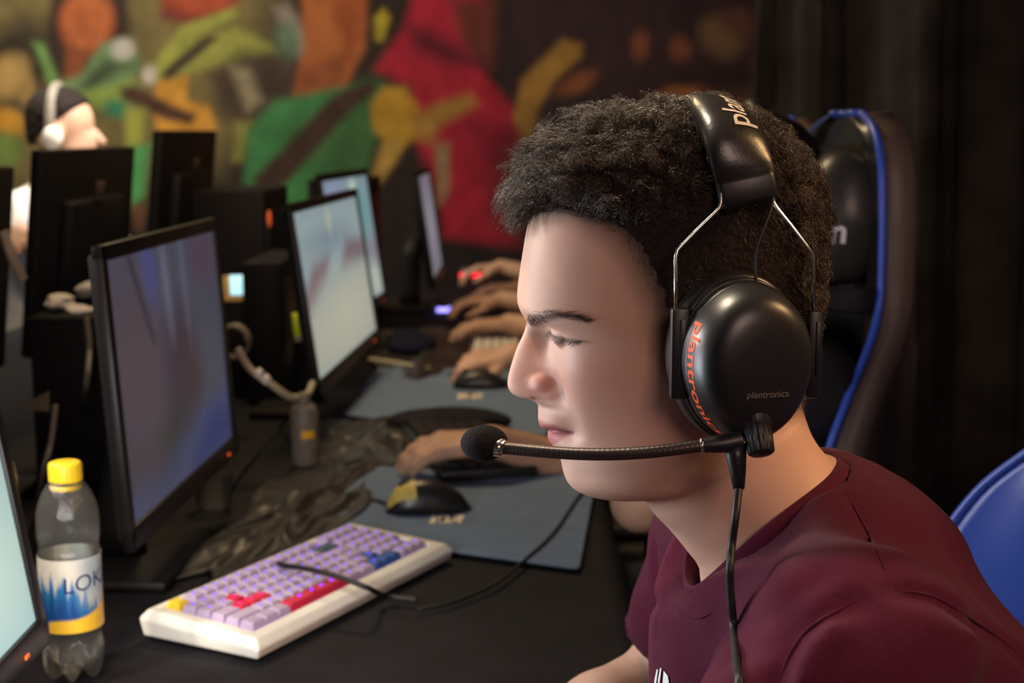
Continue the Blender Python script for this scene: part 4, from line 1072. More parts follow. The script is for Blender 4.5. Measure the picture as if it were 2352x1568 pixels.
# line between the lips and nasolabial fold
lipline = [np.array([1250, 986.]), np.array([1275, 988.]), np.array([1308, 994.])]
def pix_d(pts):
    dd = np.full(len(pj), 1e9)
    for a, b in zip(pts[:-1], pts[1:]):
        a = np.array(a, float); b = np.array(b, float); ab = b - a
        t = np.clip(((pj - a) @ ab) / (ab @ ab), 0, 1); dd = np.minimum(dd, np.linalg.norm(pj - a - t[:, None] * ab, axis=1))
    return dd
fr = pj[:, 0] < 1500
HV[:, 0] += np.exp(-(pix_d(lipline) / 5.0) ** 2) * .0030 * (al < .032)
HV[:, 0] += np.exp(-(pix_d([(1287, 905), (1312, 950), (1326, 1000)]) / 15.0) ** 2) * .0012 * fr
# skin colouring; shade painted into nostrils, lip line and nose-wing crease
base = np.tile(np.array([.60, .365, .27]), (len(HV), 1))
def tint(w, col): 
    global base
    w = np.clip(w, 0, 1)[:, None]; base = base * (1 - w) + np.array(col) * w
gs = lambda cx, cy, sx, sy: np.exp(-((pj[:, 0] - cx) / sx) ** 2 - ((pj[:, 1] - cy) / sy) ** 2)
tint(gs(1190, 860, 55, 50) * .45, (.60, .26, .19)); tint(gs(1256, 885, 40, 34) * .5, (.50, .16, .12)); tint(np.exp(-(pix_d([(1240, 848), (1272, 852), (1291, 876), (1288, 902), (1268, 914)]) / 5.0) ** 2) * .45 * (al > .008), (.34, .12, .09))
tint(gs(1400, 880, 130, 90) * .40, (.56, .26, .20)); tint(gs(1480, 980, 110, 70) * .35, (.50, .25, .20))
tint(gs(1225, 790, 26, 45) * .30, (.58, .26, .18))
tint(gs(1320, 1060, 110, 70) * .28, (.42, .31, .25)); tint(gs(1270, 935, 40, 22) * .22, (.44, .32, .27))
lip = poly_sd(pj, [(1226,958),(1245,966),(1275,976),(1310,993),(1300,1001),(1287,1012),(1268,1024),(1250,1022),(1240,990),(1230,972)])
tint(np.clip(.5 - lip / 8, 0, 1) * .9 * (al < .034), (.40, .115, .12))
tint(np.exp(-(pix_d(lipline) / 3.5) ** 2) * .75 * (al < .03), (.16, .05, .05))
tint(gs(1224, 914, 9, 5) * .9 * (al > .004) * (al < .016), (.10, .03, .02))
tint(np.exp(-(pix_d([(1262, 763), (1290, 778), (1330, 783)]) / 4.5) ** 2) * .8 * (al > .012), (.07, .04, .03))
HP = [(1204,518),(1240,500),(1300,498),(1360,520),(1410,552),(1442,596),(1468,650),(1490,700),(1505,760),(1518,800),(1540,830),(1600,860),(1700,900),(1760,930),(1810,935),(1850,950),(1900,965),(1990,800),(1990,100),(1100,100),(1150,500)]
hsd = poly_sd(pj, HP)
noise = (np.sin(HV[:, 0] * 900 + HV[:, 2] * 700) + np.sin(HV[:, 2] * 1300 - HV[:, 0] * 500)) * .4
hmask = np.clip(.5 - (hsd + noise) / (26 + 50 * np.clip((pj[:, 1] - 480) / 60, 0, 1)), 0, 1)
tint(hmask * .96, (.020, .014, .012))
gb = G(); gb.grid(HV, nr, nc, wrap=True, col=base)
# torso core and arms, in the same body mesh
SK = np.array([.56, .35, .26])
def add_solid(prims, h, k, col=SK, post=None):
    V, Fq = solid(prims, h, k, post=post); gb.add(V, Fq.tolist(), 0, np.tile(col, (len(V), 1)))
shN = np.array([.205, .812, .985]); shF = np.array([.195, 1.185, .985])
elF = np.array([.150, 1.262, .795]); wrF = P(1150, 1640, y=1.12); wrF[2] = TZ + .045
elN = np.array([.03, .70, .80]); wrN = np.array([-.20, .80, TZ + .05])
add_solid([('e', (.235, YM, .90), (.085, .125, .16)), ('c', (.185, YM, 1.02), (.215, YM, .96), .055, .07), ('e', (.31, YM, .70), (.09, .13, .2))], .008, .04)
add_solid([('c', shF, elF, .050, .043), ('c', elF, elF * .55 + wrF * .45, .042, .037), ('c', elF * .55 + wrF * .45, wrF, .037, .026)] + hand_prims(wrF, (-.95, -.25, -.12), (0, 0, 1), (1), .55), .004, .012)
add_solid([('c', shN, elN, .048, .042), ('c', elN, elN * .5 + wrN * .5, .042, .036), ('c', elN * .5 + wrN * .5, wrN, .036, .026)] + hand_prims(wrN, (-1, .1, -.12), (0, 0, 1), (-1), .55), .004, .012)
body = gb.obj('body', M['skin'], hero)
HF = []
for i in range(nr - 1):
    for j in range(nc): HF.append((i * nc + j, i * nc + (j + 1) % nc, (i + 1) * nc + (j + 1) % nc, (i + 1) * nc + j))
head_bvh = BVHTree.FromPolygons([tuple(v) for v in HV], HF)
def cast(bvh, px, py):
    h = bvh.ray_cast(cam.location, Vector(ray(px, py)).normalized())
    return (np.array(h[0]), np.array(h[1])) if h[0] is not None else (None, None)

# ears
for sgn in (-1, 1):
    e = np.array([*P(1690, 800, y=YM - .074)]); e[1] = YM + sgn * .078
    V, Fq = solid([('e', e, (.018, .008, .030), rx(0)), ('c', e + (0, 0, -.02), e + (-.006, 0, -.030), .008, .006)], .002, .01)
    raw_obj('ear', V, Fq, [M['skin_plain']], hero)

# strands as thin three-sided tubes
def strands_mesh(paths, rad):
    """paths: (n, k, 3) -> verts, quads"""
    n, k, _ = paths.shape
    t = np.gradient(paths, axis=1); t /= np.linalg.norm(t, axis=2, keepdims=True) + 1e-12
    a = np.where(np.abs(t[..., 2:3]) > .9, np.array([1.0, 0, 0]), np.array([0, 0, 1.0]))
    N = np.cross(t, a); N /= np.linalg.norm(N, axis=2, keepdims=True) + 1e-12; B = np.cross(t, N)
    r = rad * np.linspace(1, .45, k)[None, :, None]
    V = np.stack([paths + r * (math.cos(q) * N + math.sin(q) * B) for q in (0, 2 * PI / 3, 4 * PI / 3)], 2)
    idx = np.arange(n * k * 3).reshape(n, k, 3)
    Q = np.stack([np.stack([idx[:, :-1, j], idx[:, :-1, (j + 1) % 3], idx[:, 1:, (j + 1) % 3], idx[:, 1:, j]], -1) for j in range(3)], 2)
    return V.reshape(-1, 3), Q.reshape(-1, 4)
# --- hair: an under-mass following the scalp, and curled strands in clumps
HVg = HV.reshape(nr, nc, 3)
du = np.gradient(HVg, axis=0); dv = np.roll(HVg, -1, 1) - np.roll(HVg, 1, 1)
HN = np.cross(du, dv); HN /= np.linalg.norm(HN, axis=2, keepdims=True) + 1e-12
cen = mid[:, None, :]
HN *= np.sign(((HVg - cen) * HN).sum(2, keepdims=True) + 1e-9)
HN = HN.reshape(-1, 3)
def thick_at(px, hs):
    x, y = px[:, 0], px[:, 1]
    top = np.clip((560 - y) / 120, 0, 1)
    fr_ = np.clip((1560 - x) / 260, 0, 1)
    bk = np.clip((x - 1780) / 60, 0, 1)
    t = .0045 + .0150 * top * (.36 + .64 * fr_) + .0035 * bk * np.clip((900 - y) / 250, 0, 1) * (1 - .5 * top)
    side = np.clip((y - 430) / 150, 0, 1) * (1 - bk)
    t = t * (1 - .55 * side)
    sd_ = np.clip((y - 490) / 60, 0, 1) * np.clip((1600 - x) / 80, 0, 1)
    return t * np.clip(-hs / (34 + 70 * sd_), .10, 1)
TH_ = thick_at(pj, hsd)
lump = (np.sin(HV[:, 0] * 190 + 1.3 * np.sin(HV[:, 1] * 130)) * np.sin(HV[:, 1] * 170 + 1.1 * np.sin(HV[:, 2] * 150)) * np.sin(HV[:, 2] * 180 + .7))
m_h = hsd < 10
ids = np.where(m_h)[0]
capV = HV + HN * (TH_ * (.42 + .36 * lump) * np.clip(-(hsd + 22) / 80, 0, 1) - .0012 * np.clip((hsd + 40) / 30, 0, 1))[:, None]
quads = np.array(HF); keep = (hsd < -4)[quads].all(1)
gh_quads = quads[keep]
remap = -np.ones(len(HV), int); used = np.unique(gh_quads); remap[used] = np.arange(len(used))
capV = capV[used]; capF = remap[gh_quads]
# roots
A_ = HV[gh_quads]; ar = np.linalg.norm(np.cross(A_[:, 1] - A_[:, 0], A_[:, 3] - A_[:, 0]), axis=1)
wgt = ar * (.30 + 1.0 * (TH_[gh_quads].mean(1) > .006)) * np.where(A_[:, :, 1].mean(1) < YM + .03, 1.0, .45)
NS = 17000; NK = 15
pick = rng.choice(len(gh_quads), NS, p=wgt / wgt.sum())
w4 = rng.dirichlet(np.ones(4), NS)[..., None]
rootp = (HV[gh_quads[pick]] * w4).sum(1); rn = (HN[gh_quads[pick]] * w4).sum(1); rn /= np.linalg.norm(rn, axis=1, keepdims=True)
rth = (TH_[gh_quads[pick]] * w4[..., 0]).sum(1)
rpj = (pj[gh_quads[pick]] * w4).sum(1)
ncl = 900
cl_root = rootp[rng.choice(NS, ncl, replace=False)]
cid = np.empty(NS, int)
for i0 in range(0, NS, 1500):
    cid[i0:i0 + 1500] = np.argmin(((rootp[i0:i0 + 1500, None, :] - cl_root[None]) ** 2).sum(2), 1)
cph = rng.uniform(0, 2 * PI, ncl)[cid] + rng.normal(0, .38, NS)
cdir = rng.normal(size=(ncl, 3))[cid] + rng.normal(0, .20, (NS, 3))
cdir -= (cdir * rn).sum(1, keepdims=True) * rn; cdir /= np.linalg.norm(cdir, axis=1, keepdims=True)
flow = np.array([-.55, 0, .10]) * np.clip((640 - rpj[:, 1:2]) / 300, 0, 1) * np.clip((1650 - rpj[:, 0:1]) / 300, 0, 1) + np.array([.25, 0, -.55]) * np.clip((rpj[:, 0:1] - 1650) / 200, 0, 1) + np.array([0, 0, -.25])
flow -= (flow * rn).sum(1, keepdims=True) * rn
t = np.linspace(0, 1, NK)[None, :, None]
long_ = np.clip(rth / .014, .25, 1)[:, None, None] * rng.uniform(.75, 1.25, (NS, 1, 1))
hgt = rth[:, None, None] * (1.25 - np.exp(-3 * t) * 1.25) * rng.uniform(.85, 1.08, (NS, 1, 1)) * rng.uniform(.55, 1.32, ncl)[cid][:, None, None]
turns = rng.uniform(1.8, 3.8, ncl)[cid][:, None, None] * np.clip(long_ * 1.25 - .30, .04, 1.2)
rad_ = rng.uniform(.0020, .0046, ncl)[cid][:, None, None] * np.clip(long_, .2, 1) * np.minimum(1, t * 3)
ang_ = 2 * PI * turns * t + cph[:, None, None]
c2 = np.cross(rn, cdir)
paths = rootp[:, None, :] + rn[:, None, :] * (hgt + rad_ * .5 * np.sin(ang_ * 1.0)) + flow[:, None, :] * (.016 * long_ * t ** 1.3) \
    + cdir[:, None, :] * (rad_ * np.cos(ang_) + .007 * long_ * t) + c2[:, None, :] * (rad_ * np.sin(ang_))
# forelock: curls that fall over the front hairline
fl = (rpj[:, 0] < 1262) & (rpj[:, 1] > 425)
paths[fl] += (np.array([-.011, 0, -.015]) * (t ** 1.3))
fl2 = (rpj[:, 0] < 1420) & (rpj[:, 1] > 300) & ~fl
paths[fl2] += (np.array([-.005, 0, .002]) * (t ** 1.4))
SV, SQ = strands_mesh(paths, .00021)
HVall = np.concatenate([capV, SV]); HQ = np.concatenate([capF, SQ + len(capV)])
hair = raw_obj('hair', HVall, HQ.astype(np.int32), [M['hair_dark'], M['hair']], hero, True, np.r_[np.zeros(len(capF), int), np.ones(len(SQ), int)])
hair['label'] = 'short dark curly hair'
# --- eyebrows and lashes
def tufts(name, pix, n, L, spread, dirn, jit, rad=.00022, lift=.0012):
    pp = spline(np.array(pix, float), n); out = []
    for i, (x, y) in enumerate(pp):
        f = i / (n - 1); hit, nn = cast(head_bvh, x + rng.normal(0, 1.5), y + rng.normal(0, spread * (1 - .65 * f)))
        if hit is None: continue
        d = np.array(dirn) + rng.normal(0, jit, 3); d -= (d @ nn) * nn; d /= np.linalg.norm(d)
        s = np.linspace(0, 1, 5)[:, None]; l = L * rng.uniform(.7, 1.2)
        out.append(hit + nn * (.0002 + lift * np.sin(s * PI * .8)) + d * l * s)
    out = np.array(out)
    for sgn in (0, 1):
        q = out.copy()
        if sgn: q[..., 1] = 2 * YM - q[..., 1]
        V, Q = strands_mesh(q, rad); raw_obj(name, V, Q.astype(np.int32), [M['hair']], hero)
tufts('eyebrow', [(1210, 734), (1228, 728), (1252, 724), (1285, 723), (1318, 727), (1350, 736)], 340, .0062, 7.0, (.9, 0, .08), .16, rad=.00012)
def lash(pix, n, L, dn):
    out = []
    for (x, y) in spline(np.array(pix, float), n):
        hit, nn = cast(head_bvh, x, y)
        if hit is None: continue
        s = np.linspace(0, 1, 6)[:, None]; d = np.array(dn) + rng.normal(0, .15, 3)
        out.append(hit + nn * (.0004 + .0015 * s) + d * L * s * rng.uniform(.7, 1.1) + np.array([0, 0, .0012]) * s ** 2)
    return np.array(out)
o1 = lash([(1260, 762), (1275, 771), (1295, 779), (1318, 783), (1338, 781)], 60, .0050, (-.55, -.45, -.75))
for sgn in (0, 1):
    q = o1.copy()
    if sgn: q[..., 1] = 2 * YM - q[..., 1]
    V, Q = strands_mesh(q, .00014); raw_obj('eyelashes', V, Q.astype(np.int32), [M['lip_dark']], hero)

# ------------------------------------------------------------------ the maroon tee
ncF = P(1584, 1350, y=YM); ncB = P(1926, 1066, y=YM); ncC = (ncF + ncB) / 2
nax = np.array([-(ncB - ncF)[2], 0, (ncB - ncF)[0]]); nax /= np.linalg.norm(nax)
fdir = (ncB - ncF) / np.linalg.norm(ncB - ncF); hl = np.linalg.norm(ncB - ncF) / 2
sl_F = shF * .25 + elF * .75; sl_N = shN * .28 + elN * .72
tee_prims = [('e', (.222, YM, .885), (.118, .150, .165), ry(-.25)), ('c', (.218, YM, .972), (.205, .855, .982), .064, .058), ('c', (.218, YM, .972), (.200, 1.145, .982), .064, .058),
             ('c', (.250, .94, .985), (.272, .88, .925), .058, .085), ('c', (.250, 1.06, .985), (.272, 1.12, .925), .058, .085),
             ('e', (.33, YM, .70), (.125, .155, .22), ry(-.3)), ('c', (.205, YM, .985), (.232, YM, .968), .072, .082),
             ('c', shN, sl_N, .066, .058), ('c', shF, sl_F, .066, .060)]
creases = []
def tee_fn(p, d, fine=True):
    q = p - ncC.astype(np.float32)
    a = q @ fdir.astype(np.float32); ax_ = q @ nax.astype(np.float32); b = q[..., 1]
    rr = np.sqrt((a / (hl - .001)) ** 2 + (b / .0675) ** 2)
    hole = np.maximum((rr - 1.05) * .066, -(ax_ + .05))
    d = np.maximum(d, -hole)
    sad = -.004 + .017 * np.clip(b / .069, -1, 1) ** 2
    d = np.maximum(d, np.where(rr < 2.2, (ax_ - sad - .0025 - .014 * np.maximum(rr - 1.10, 0)) * .8, -1))
    # sleeve hems
    for s0, e0, sl in ((shN, elN, sl_N), (shF, elF, sl_F)):
        u = (e0 - s0) / np.linalg.norm(e0 - s0); along = (p - np.asarray(sl, np.float32)) @ u.astype(np.float32)
        nearsl = np.linalg.norm(p - np.asarray(sl, np.float32), axis=-1) < .10
        d = np.where(nearsl, np.maximum(d, along), d)
    w = .0016 * np.sin(p[..., 0] * 62 + p[..., 2] * 48 + 1.8 * np.sin(p[..., 1] * 26)) + .0013 * np.sin(p[..., 1] * 75 - p[..., 2] * 90 + 1.2 * np.sin(p[..., 0] * 44))
    d = d + w
    for pts, dep, sg_ in creases:
        d = d + dep * np.exp(-(d_poly(p, pts) / sg_) ** 2)
    return np.maximum(d, .50 - p[..., 2])
V, Fq = solid(tee_prims, .010, .05, post=tee_fn)
tb = BVHTree.FromPolygons([tuple(v) for v in V], Fq.tolist())
def on(bvh, pts):
    out = []
    for x, y in pts:
        h, nn = cast(bvh, x, y)
        if h is not None: out.append(h)
    return out
for pts, dep, sg_ in (([(1790, 1560), (1815, 1500), (1850, 1450), (1900, 1415), (1965, 1380)], .0110, .008), ([(2060, 1358), (2145, 1370), (2215, 1410), (2290, 1460), (2350, 1505)], .0075, .007),
                      ([(1948, 1136), (1990, 1215), (2030, 1300), (2056, 1352)], .0030, .0035), ([(1502, 1262), (1508, 1330), (1514, 1400), (1505, 1450)], .0060, .006),
                      ([(1840, 1560), (1862, 1490), (1905, 1440)], -.0080, .010), ([(1640, 1430), (1720, 1440), (1800, 1400), (1880, 1330)], .0040, .010), ([(1680, 1500), (1760, 1480), (1830, 1430)], .0040, .009)):
    q = on(tb, pts)
    if len(q) > 1: creases.append((q, dep, sg_))
V, Fq = solid(tee_prims, .0045, .05, post=tee_fn)
tee = raw_obj('tee_shirt', V, Fq, [M['shirt']], hero); tee['label'] = 'maroon cotton tee'
tb = BVHTree.FromPolygons([tuple(v) for v in V], Fq.tolist())
for pix in ([(1948, 1136), (1968, 1175), (1990, 1215), (2012, 1258), (2030, 1300), (2058, 1356)], [(2060, 1358), (2100, 1360), (2145, 1370), (2180, 1388), (2215, 1410), (2290, 1460), (2345, 1505)],
            [(1546, 1384), (1562, 1404), (1585, 1415), (1612, 1417), (1640, 1404)], [(1790, 1560), (1815, 1500), (1850, 1450), (1900, 1415), (1965, 1380)]):
    q = on(tb, [tuple(v) for v in spline(np.array(pix, float), 40)])
    if len(q) > 4:
        q = np.array(q); q[2:-2] = (q[:-4] + q[1:-3] + q[2:-2] + q[3:-1] + q[4:]) / 5
        g = G(); g.tube(q, .0010 * np.clip(np.minimum(np.arange(len(q)), np.arange(len(q))[::-1]) / 8, .1, 1), 8); g.obj('seam', M['shirt'], tee)
# ribbed collar band: a flat ring that follows the opening
nA = 120; ring = []
for a in np.linspace(0, 2 * PI, nA, endpoint=False):
    row = []
    for (k, hgt_) in ((.955, .004), (.965, .009), (1.0, .0105), (1.045, .007), (1.10, -.002), (1.13, -.012), (1.09, -.016), (1.0, -.012)):
        r1 = hl * k; r2 = .0690 * k
        row.append(ncC + fdir * r1 * math.cos(a) + np.array([0, 1.0, 0]) * r2 * math.sin(a) + nax * (hgt_ - .004 + .017 * math.sin(a) ** 2))
    ring.append(row)
ring = np.array(ring).reshape(-1, 3); nq = 8
Fr = []
for i in range(nA):
    for j in range(nq): Fr.append((i * nq + j, i * nq + (j + 1) % nq, ((i + 1) % nA) * nq + (j + 1) % nq, ((i + 1) % nA) * nq + j))
o = raw_obj('collar', ring, Fr, [M['shirt']], tee)
o.modifiers.new('smooth', 'SUBSURF').levels = 1
o.modifiers['smooth'].render_levels = 2
# white print at the chest
def decal(name, polys, bvh, m, parent, off=.0012):
    g = G()
    for poly in polys:
        bm = bmesh.new(); vs_ = [bm.verts.new((x, y, 0)) for x, y in poly]; f = bm.faces.new(vs_)
        bmesh.ops.triangulate(bm, faces=[f]); bmesh.ops.subdivide_edges(bm, edges=bm.edges[:], cuts=3, use_grid_fill=True)
        bmesh.ops.triangulate(bm, faces=bm.faces[:]); bm.verts.index_update()
        V = []; ok = True
        for v in bm.verts:
            h, nn = cast(bvh, v.co.x, v.co.y)
            if h is None: ok = False; break
            nn = nn if nn @ (np.array(cam.location) - h) > 0 else -nn
            V.append(h + nn * off)
        if ok: g.add(np.array(V), [[v.index for v in f.verts] for f in bm.faces])
        bm.free()
    if g.v: return g.obj(name, m, parent, smooth=False)
decal('printed_letters', [[(1512, 1536), (1515, 1538), (1509, 1580), (1505, 1600), (1507, 1560)], [(1520, 1533), (1523, 1535), (1517, 1580), (1514, 1600), (1515, 1560)],
                         [(1528, 1540), (1537, 1551), (1540, 1566), (1541, 1590), (1534, 1592), (1534, 1570), (1531, 1562), (1529, 1590), (1524, 1590)]], tb, M['white_ink'], tee)
# legs
V, Fq = solid([('e', (.40, YM, .56), (.15, .18, .12)), ('c', (.38, .91, .56), (-.04, .88, .56), .085, .062), ('c', (.38, 1.09, .56), (-.04, 1.12, .56), .085, .062),
               ('c', (-.04, .88, .56), (.02, .88, .10), .060, .045), ('c', (-.04, 1.12, .56), (.02, 1.12, .10), .060, .045)], .012, .03)
raw_obj('trousers', V, Fq, [M['jeans']], hero)
for yy in (.88, 1.12):
    V, Fq = solid([('c', (.04, yy, .045), (-.16, yy, .035), .044, .034), ('c', (.03, yy, .09), (.03, yy, .05), .045, .045)], .008, .02, post=lambda p, d: np.maximum(d, .002 - p[..., 2]))
    raw_obj('shoe', V, Fq, [M['black']], hero)

# ================================================================== THE HEADSET
hs = thing('headset', 'black padded headset with microphone boom on the head in maroon tee', 'headset', P(1715, 830, y=.90))
def headset_side(sg_, writing):
    """sg_=-1: near the camera; everything mirrored in the sagittal plane for the other"""
    mir = (lambda q: q) if sg_ < 0 else (lambda q: np.stack([q[..., 0], 2 * YM - q[..., 1], q[..., 2]], -1))
    def put(g, name, m, parent=hs, **kw):
        g.v = [mir(np.asarray(v)) for v in g.v]
        if sg_ > 0: g.f = [f[::-1] for f in g.f]
        return g.obj(name, m, parent, **kw)
    yaw = math.radians(13)
    n = np.array([math.sin(yaw), -math.cos(yaw), -.03]); n /= np.linalg.norm(n)
    u = np.array([-math.cos(yaw), -math.sin(yaw), 0]); v = np.cross(u, n); v = v / np.linalg.norm(v)
    if v[2] < 0: v = -v
    C = P(1694, 822, y=.902)
    a, b = .0400, .0505
    egg = lambda ps: (a * np.cos(ps) * (1 + .05 * np.sin(ps)), b * np.sin(ps))
    def S_(ps, s, h):
        x, y = egg(np.asarray(ps)); return C + (s * x)[..., None] * u + (s * y)[..., None] * v + np.asarray(h)[..., None] * n
    nP = 96; ps = np.linspace(0, 2 * PI, nP, endpoint=False)
    def shell(prof):
        V = np.concatenate([S_(ps, s, np.full(nP, h)) for s, h in prof]); g = G(); g.grid(V, len(prof), nP, wrap=True); return g
    put(shell([(.55, -.004), (.80, -.006), (.95, -.020), (1.05, -.020), (1.10, -.012), (1.10, -.003), (1.05, .002), (.9, .002)]), 'ear_cushion', M['leatherette'])
    put(shell([(1.02, .000), (1.045, .0015), (1.045, .0045), (1.02, .006), (1.0, .006)]), 'seam_ring', M['black'])
    dome = np.array([(1.00, .004), (1.012, .0065), (1.008, .012), (.992, .019), (.958, .0265), (.895, .0335), (.80, .0385), (.66, .0418), (.48, .0436), (.28, .0444), (.10, .0447), (.001, .0448)])
    df = spline(dome, 60)
    sh = put(shell(df), 'ear_cup', M['black_soft'])
    put(shell([(1.006, .0205 - .0075), (1.014, .0135), (1.013, .0142), (1.004, .0150)]), 'shell_groove', M['black'], sh)
    arc = np.concatenate([[0], np.cumsum(np.hypot(np.diff(df[:, 0]) * .043, np.diff(df[:, 1])))])
    if writing:
        tv, tf = text2d('plantronics', .0165, .0, 1.0, .018); L = tv[:, 0].max()
        p0, p1 = math.radians(33), math.radians(-62)
        pss = p0 + (p1 - p0) * tv[:, 0] / L
        m0, m1 = .0070, .0215
        yy = (tv[:, 1] + .002) / .014 * .0125 + m0 + .0040
        s_ = np.interp(yy, arc, df[:, 0]); h_ = np.interp(yy, arc, df[:, 1])
        V = S_(pss, s_ + .004, h_ + .0004); g = G(); g.add(V, tf); o = put(g, 'rim_lettering', M['orange_ink'], sh, smooth=False); o['label'] = 'orange lettering round the cup rim'
        tv, tf = text2d('plantronics.', .0062, .12, 1.0)
        x = -(tv[:, 0] - tv[:, 0].mean()) - .0035; y = tv[:, 1] - .0165
        ss_ = np.sqrt((x / a) ** 2 + (y / b) ** 2); h_ = np.interp(ss_, df[::-1, 0], df[::-1, 1])
        V = C + x[:, None] * u + y[:, None] * v + (h_ + .0004)[:, None] * n; g = G(); g.add(V, tf); put(g, 'cup_lettering', M['grey_ink'], sh, smooth=False)
        g = G(); V = S_(np.radians(np.array([152, 158, 158, 152.])), np.array([1.0, 1.0, .985, .985]), np.array([.021, .021, .0245, .0245])); g.add(V, [(0, 1, 2, 3)]); put(g, 'rim_mark', M['orange_ink'], sh, smooth=False)
    # slider bars beside the cup
    for (x0, y0, y1, wd, dep) in ((1560, 706, 914, .0115, .893), (1869, 712, 912, .0090, .905)):
        a_, b_ = P(x0, y0, y=dep), P(x0, y1, y=dep)
        g = G(); g.box((a_ + b_) / 2, (wd, .011, abs(a_[2] - b_[2])), .002); put(g, 'slider_bar', M['black'], sharp=40)
        g = G(); g.box((a_ + b_) / 2 + np.array([.0015, -.006, .004]), (wd * .35, .002, abs(a_[2] - b_[2]) * .62), .0006); put(g, 'slider_rail', M['black_soft'], sharp=40)
        g = G(); g.box((a_ + b_) / 2 + np.array([.006 if x0 < 1700 else -.006, .006, -.004]), (.020, .012, .018), .003); put(g, 'yoke_pivot', M['black'], sharp=40)
    W1 = [P(1552, 712, y=.893), P(1552, 640, y=.894), P(1552, 590, y=.895), P(1556, 574, y=.896), P(1566, 563, y=.897), P(1605, 524, y=.900), P(1642, 489, y=.904), P(1652, 478, y=.905), P(1656, 466, y=.906), P(1656, 430, y=.909), P(1654, 415, y=.911)]
    W2 = [P(1868, 716, y=.905), P(1868, 640, y=.904), P(1867, 594, y=.904), P(1864, 580, y=.904), P(1852, 564, y=.904), P(1815, 515, y=.906), P(1785, 478, y=.908), P(1777, 465, y=.909), P(1775, 450, y=.910), P(1775, 420, y=.912)]
    for w in (W1, W2): g = G(); g.tube(w, .00125, 12); put(g, 'steel_wire', M['steel'])
    g = G(); g.tube(spline([P(1776, 430, y=.910), P(1772, 475, y=.905), P(1756, 520, y=.899), P(1738, 570, y=.895), P(1735, 620, y=.892), P(1740, 670, y=.889), P(1746, 706, y=.884)], 50), .0011, 8); put(g, 'thin_cable', M['cable_black'])
    g = G(); g.lathe([(.001, .004), (.0045, .003), (.0060, 0), (.0062, -.005)], 20, P(1744, 702, y=.8815)); put(g, 'cable_grommet', M['black'])
    return C, u, v, n, S_
Cc, cu_, cv_, cn_, S_ = headset_side(-1, True)
headset_side(1, False)
# headband
tau = np.linspace(0, PI, 60)
zb0 = P(1715, 428, y=.912); zt0 = P(1638, 234, y=YM)
path = []
for t_ in tau:
    y = YM - .088 * math.copysign(abs(math.cos(t_)) ** .80, math.cos(t_)); q = math.sin(t_) ** .78
    path.append((zb0[0] + (zt0[0] - zb0[0]) * q, y, zb0[2] + (zt0[2] - .008 - zb0[2]) * q))
path = np.array(path)
tg = np.gradient(path, axis=0); tg /= np.linalg.norm(tg, axis=1)[:, None]
wx = np.array([1.0, 0, -.36]); wx /= np.linalg.norm(wx)
nrmB = np.cross(tg, wx); nrmB /= np.linalg.norm(nrmB, axis=1)[:, None]
if nrmB[30][2] < 0: nrmB = -nrmB
wB = np.cross(nrmB, tg); wB *= np.sign(wB @ wx)[:, None]
nS = 40; th = np.linspace(0, 2 * PI, nS, endpoint=False); V = []
for i, t_ in enumerate(tau):
    e = math.sin(t_); hw = .0190 + .0052 * e ** .8; hh_ = .0045 + .0075 * min(1, e * 1.8)
    cx_ = np.sign(np.cos(th)) * np.abs(np.cos(th)) ** .95; cy_ = np.sign(np.sin(th)) * np.abs(np.sin(th)) ** .9
    stitch = .0002 * math.sin(i * 5)
    V.append(path[i] + (cx_ * hw)[:, None] * wB[i] + (cy_ * (hh_ + stitch))[:, None] * nrmB[i])
V = np.concatenate(V); g = G(); g.grid(V, 60, nS, wrap=True); g.add(V[:nS], [list(range(nS))]); g.add(V[-nS:], [list(range(nS))[::-1]])
band = g.obj('headband', M['leatherette'], hs); band['label'] = 'padded black leatherette headband'
for k_ in (0, -1):
    g = G(); e_ = path[k_]; g.box(e_ + np.array([0, 0, -.002]), (.038, .012, .020), .004, np.stack([wB[k_], nrmB[k_], np.cross(wB[k_], nrmB[k_])], 1)); g.obj('band_end', M['black'], band, sharp=50)
tv, tf = text2d('plantronics', .0230, .0, 1.0, .010)
arcL = np.concatenate([[0], np.cumsum(np.linalg.norm(np.diff(path, axis=0), axis=1))])
s0 = arcL[np.argmin(np.abs(project(path)[:30, 1] - 322))]
al_ = s0 + tv[:, 0] * 1.02; xw = .0062 - (tv[:, 1]) * 1.05
fi = np.interp(al_, arcL, np.arange(60))
ip = lambda A: np.stack([np.interp(fi, np.arange(60), A[:, k]) for k in range(3)], 1)
e = np.sin(np.interp(fi, np.arange(60), tau)); hw = .0190 + .0052 * e ** .8; hh_ = .0045 + .0075 * np.minimum(1, e * 1.8)
cxx = np.clip(np.abs(xw) / hw, 0, .98) ** (1 / .95); up_ = (1 - cxx ** 2) ** .45 * hh_
V = ip(path) + xw[:, None] * ip(wB) + (up_ + .0006)[:, None] * ip(nrmB)
g = G(); g.add(V, tf); g.obj('band_lettering', M['silver_ink'], band, smooth=False)
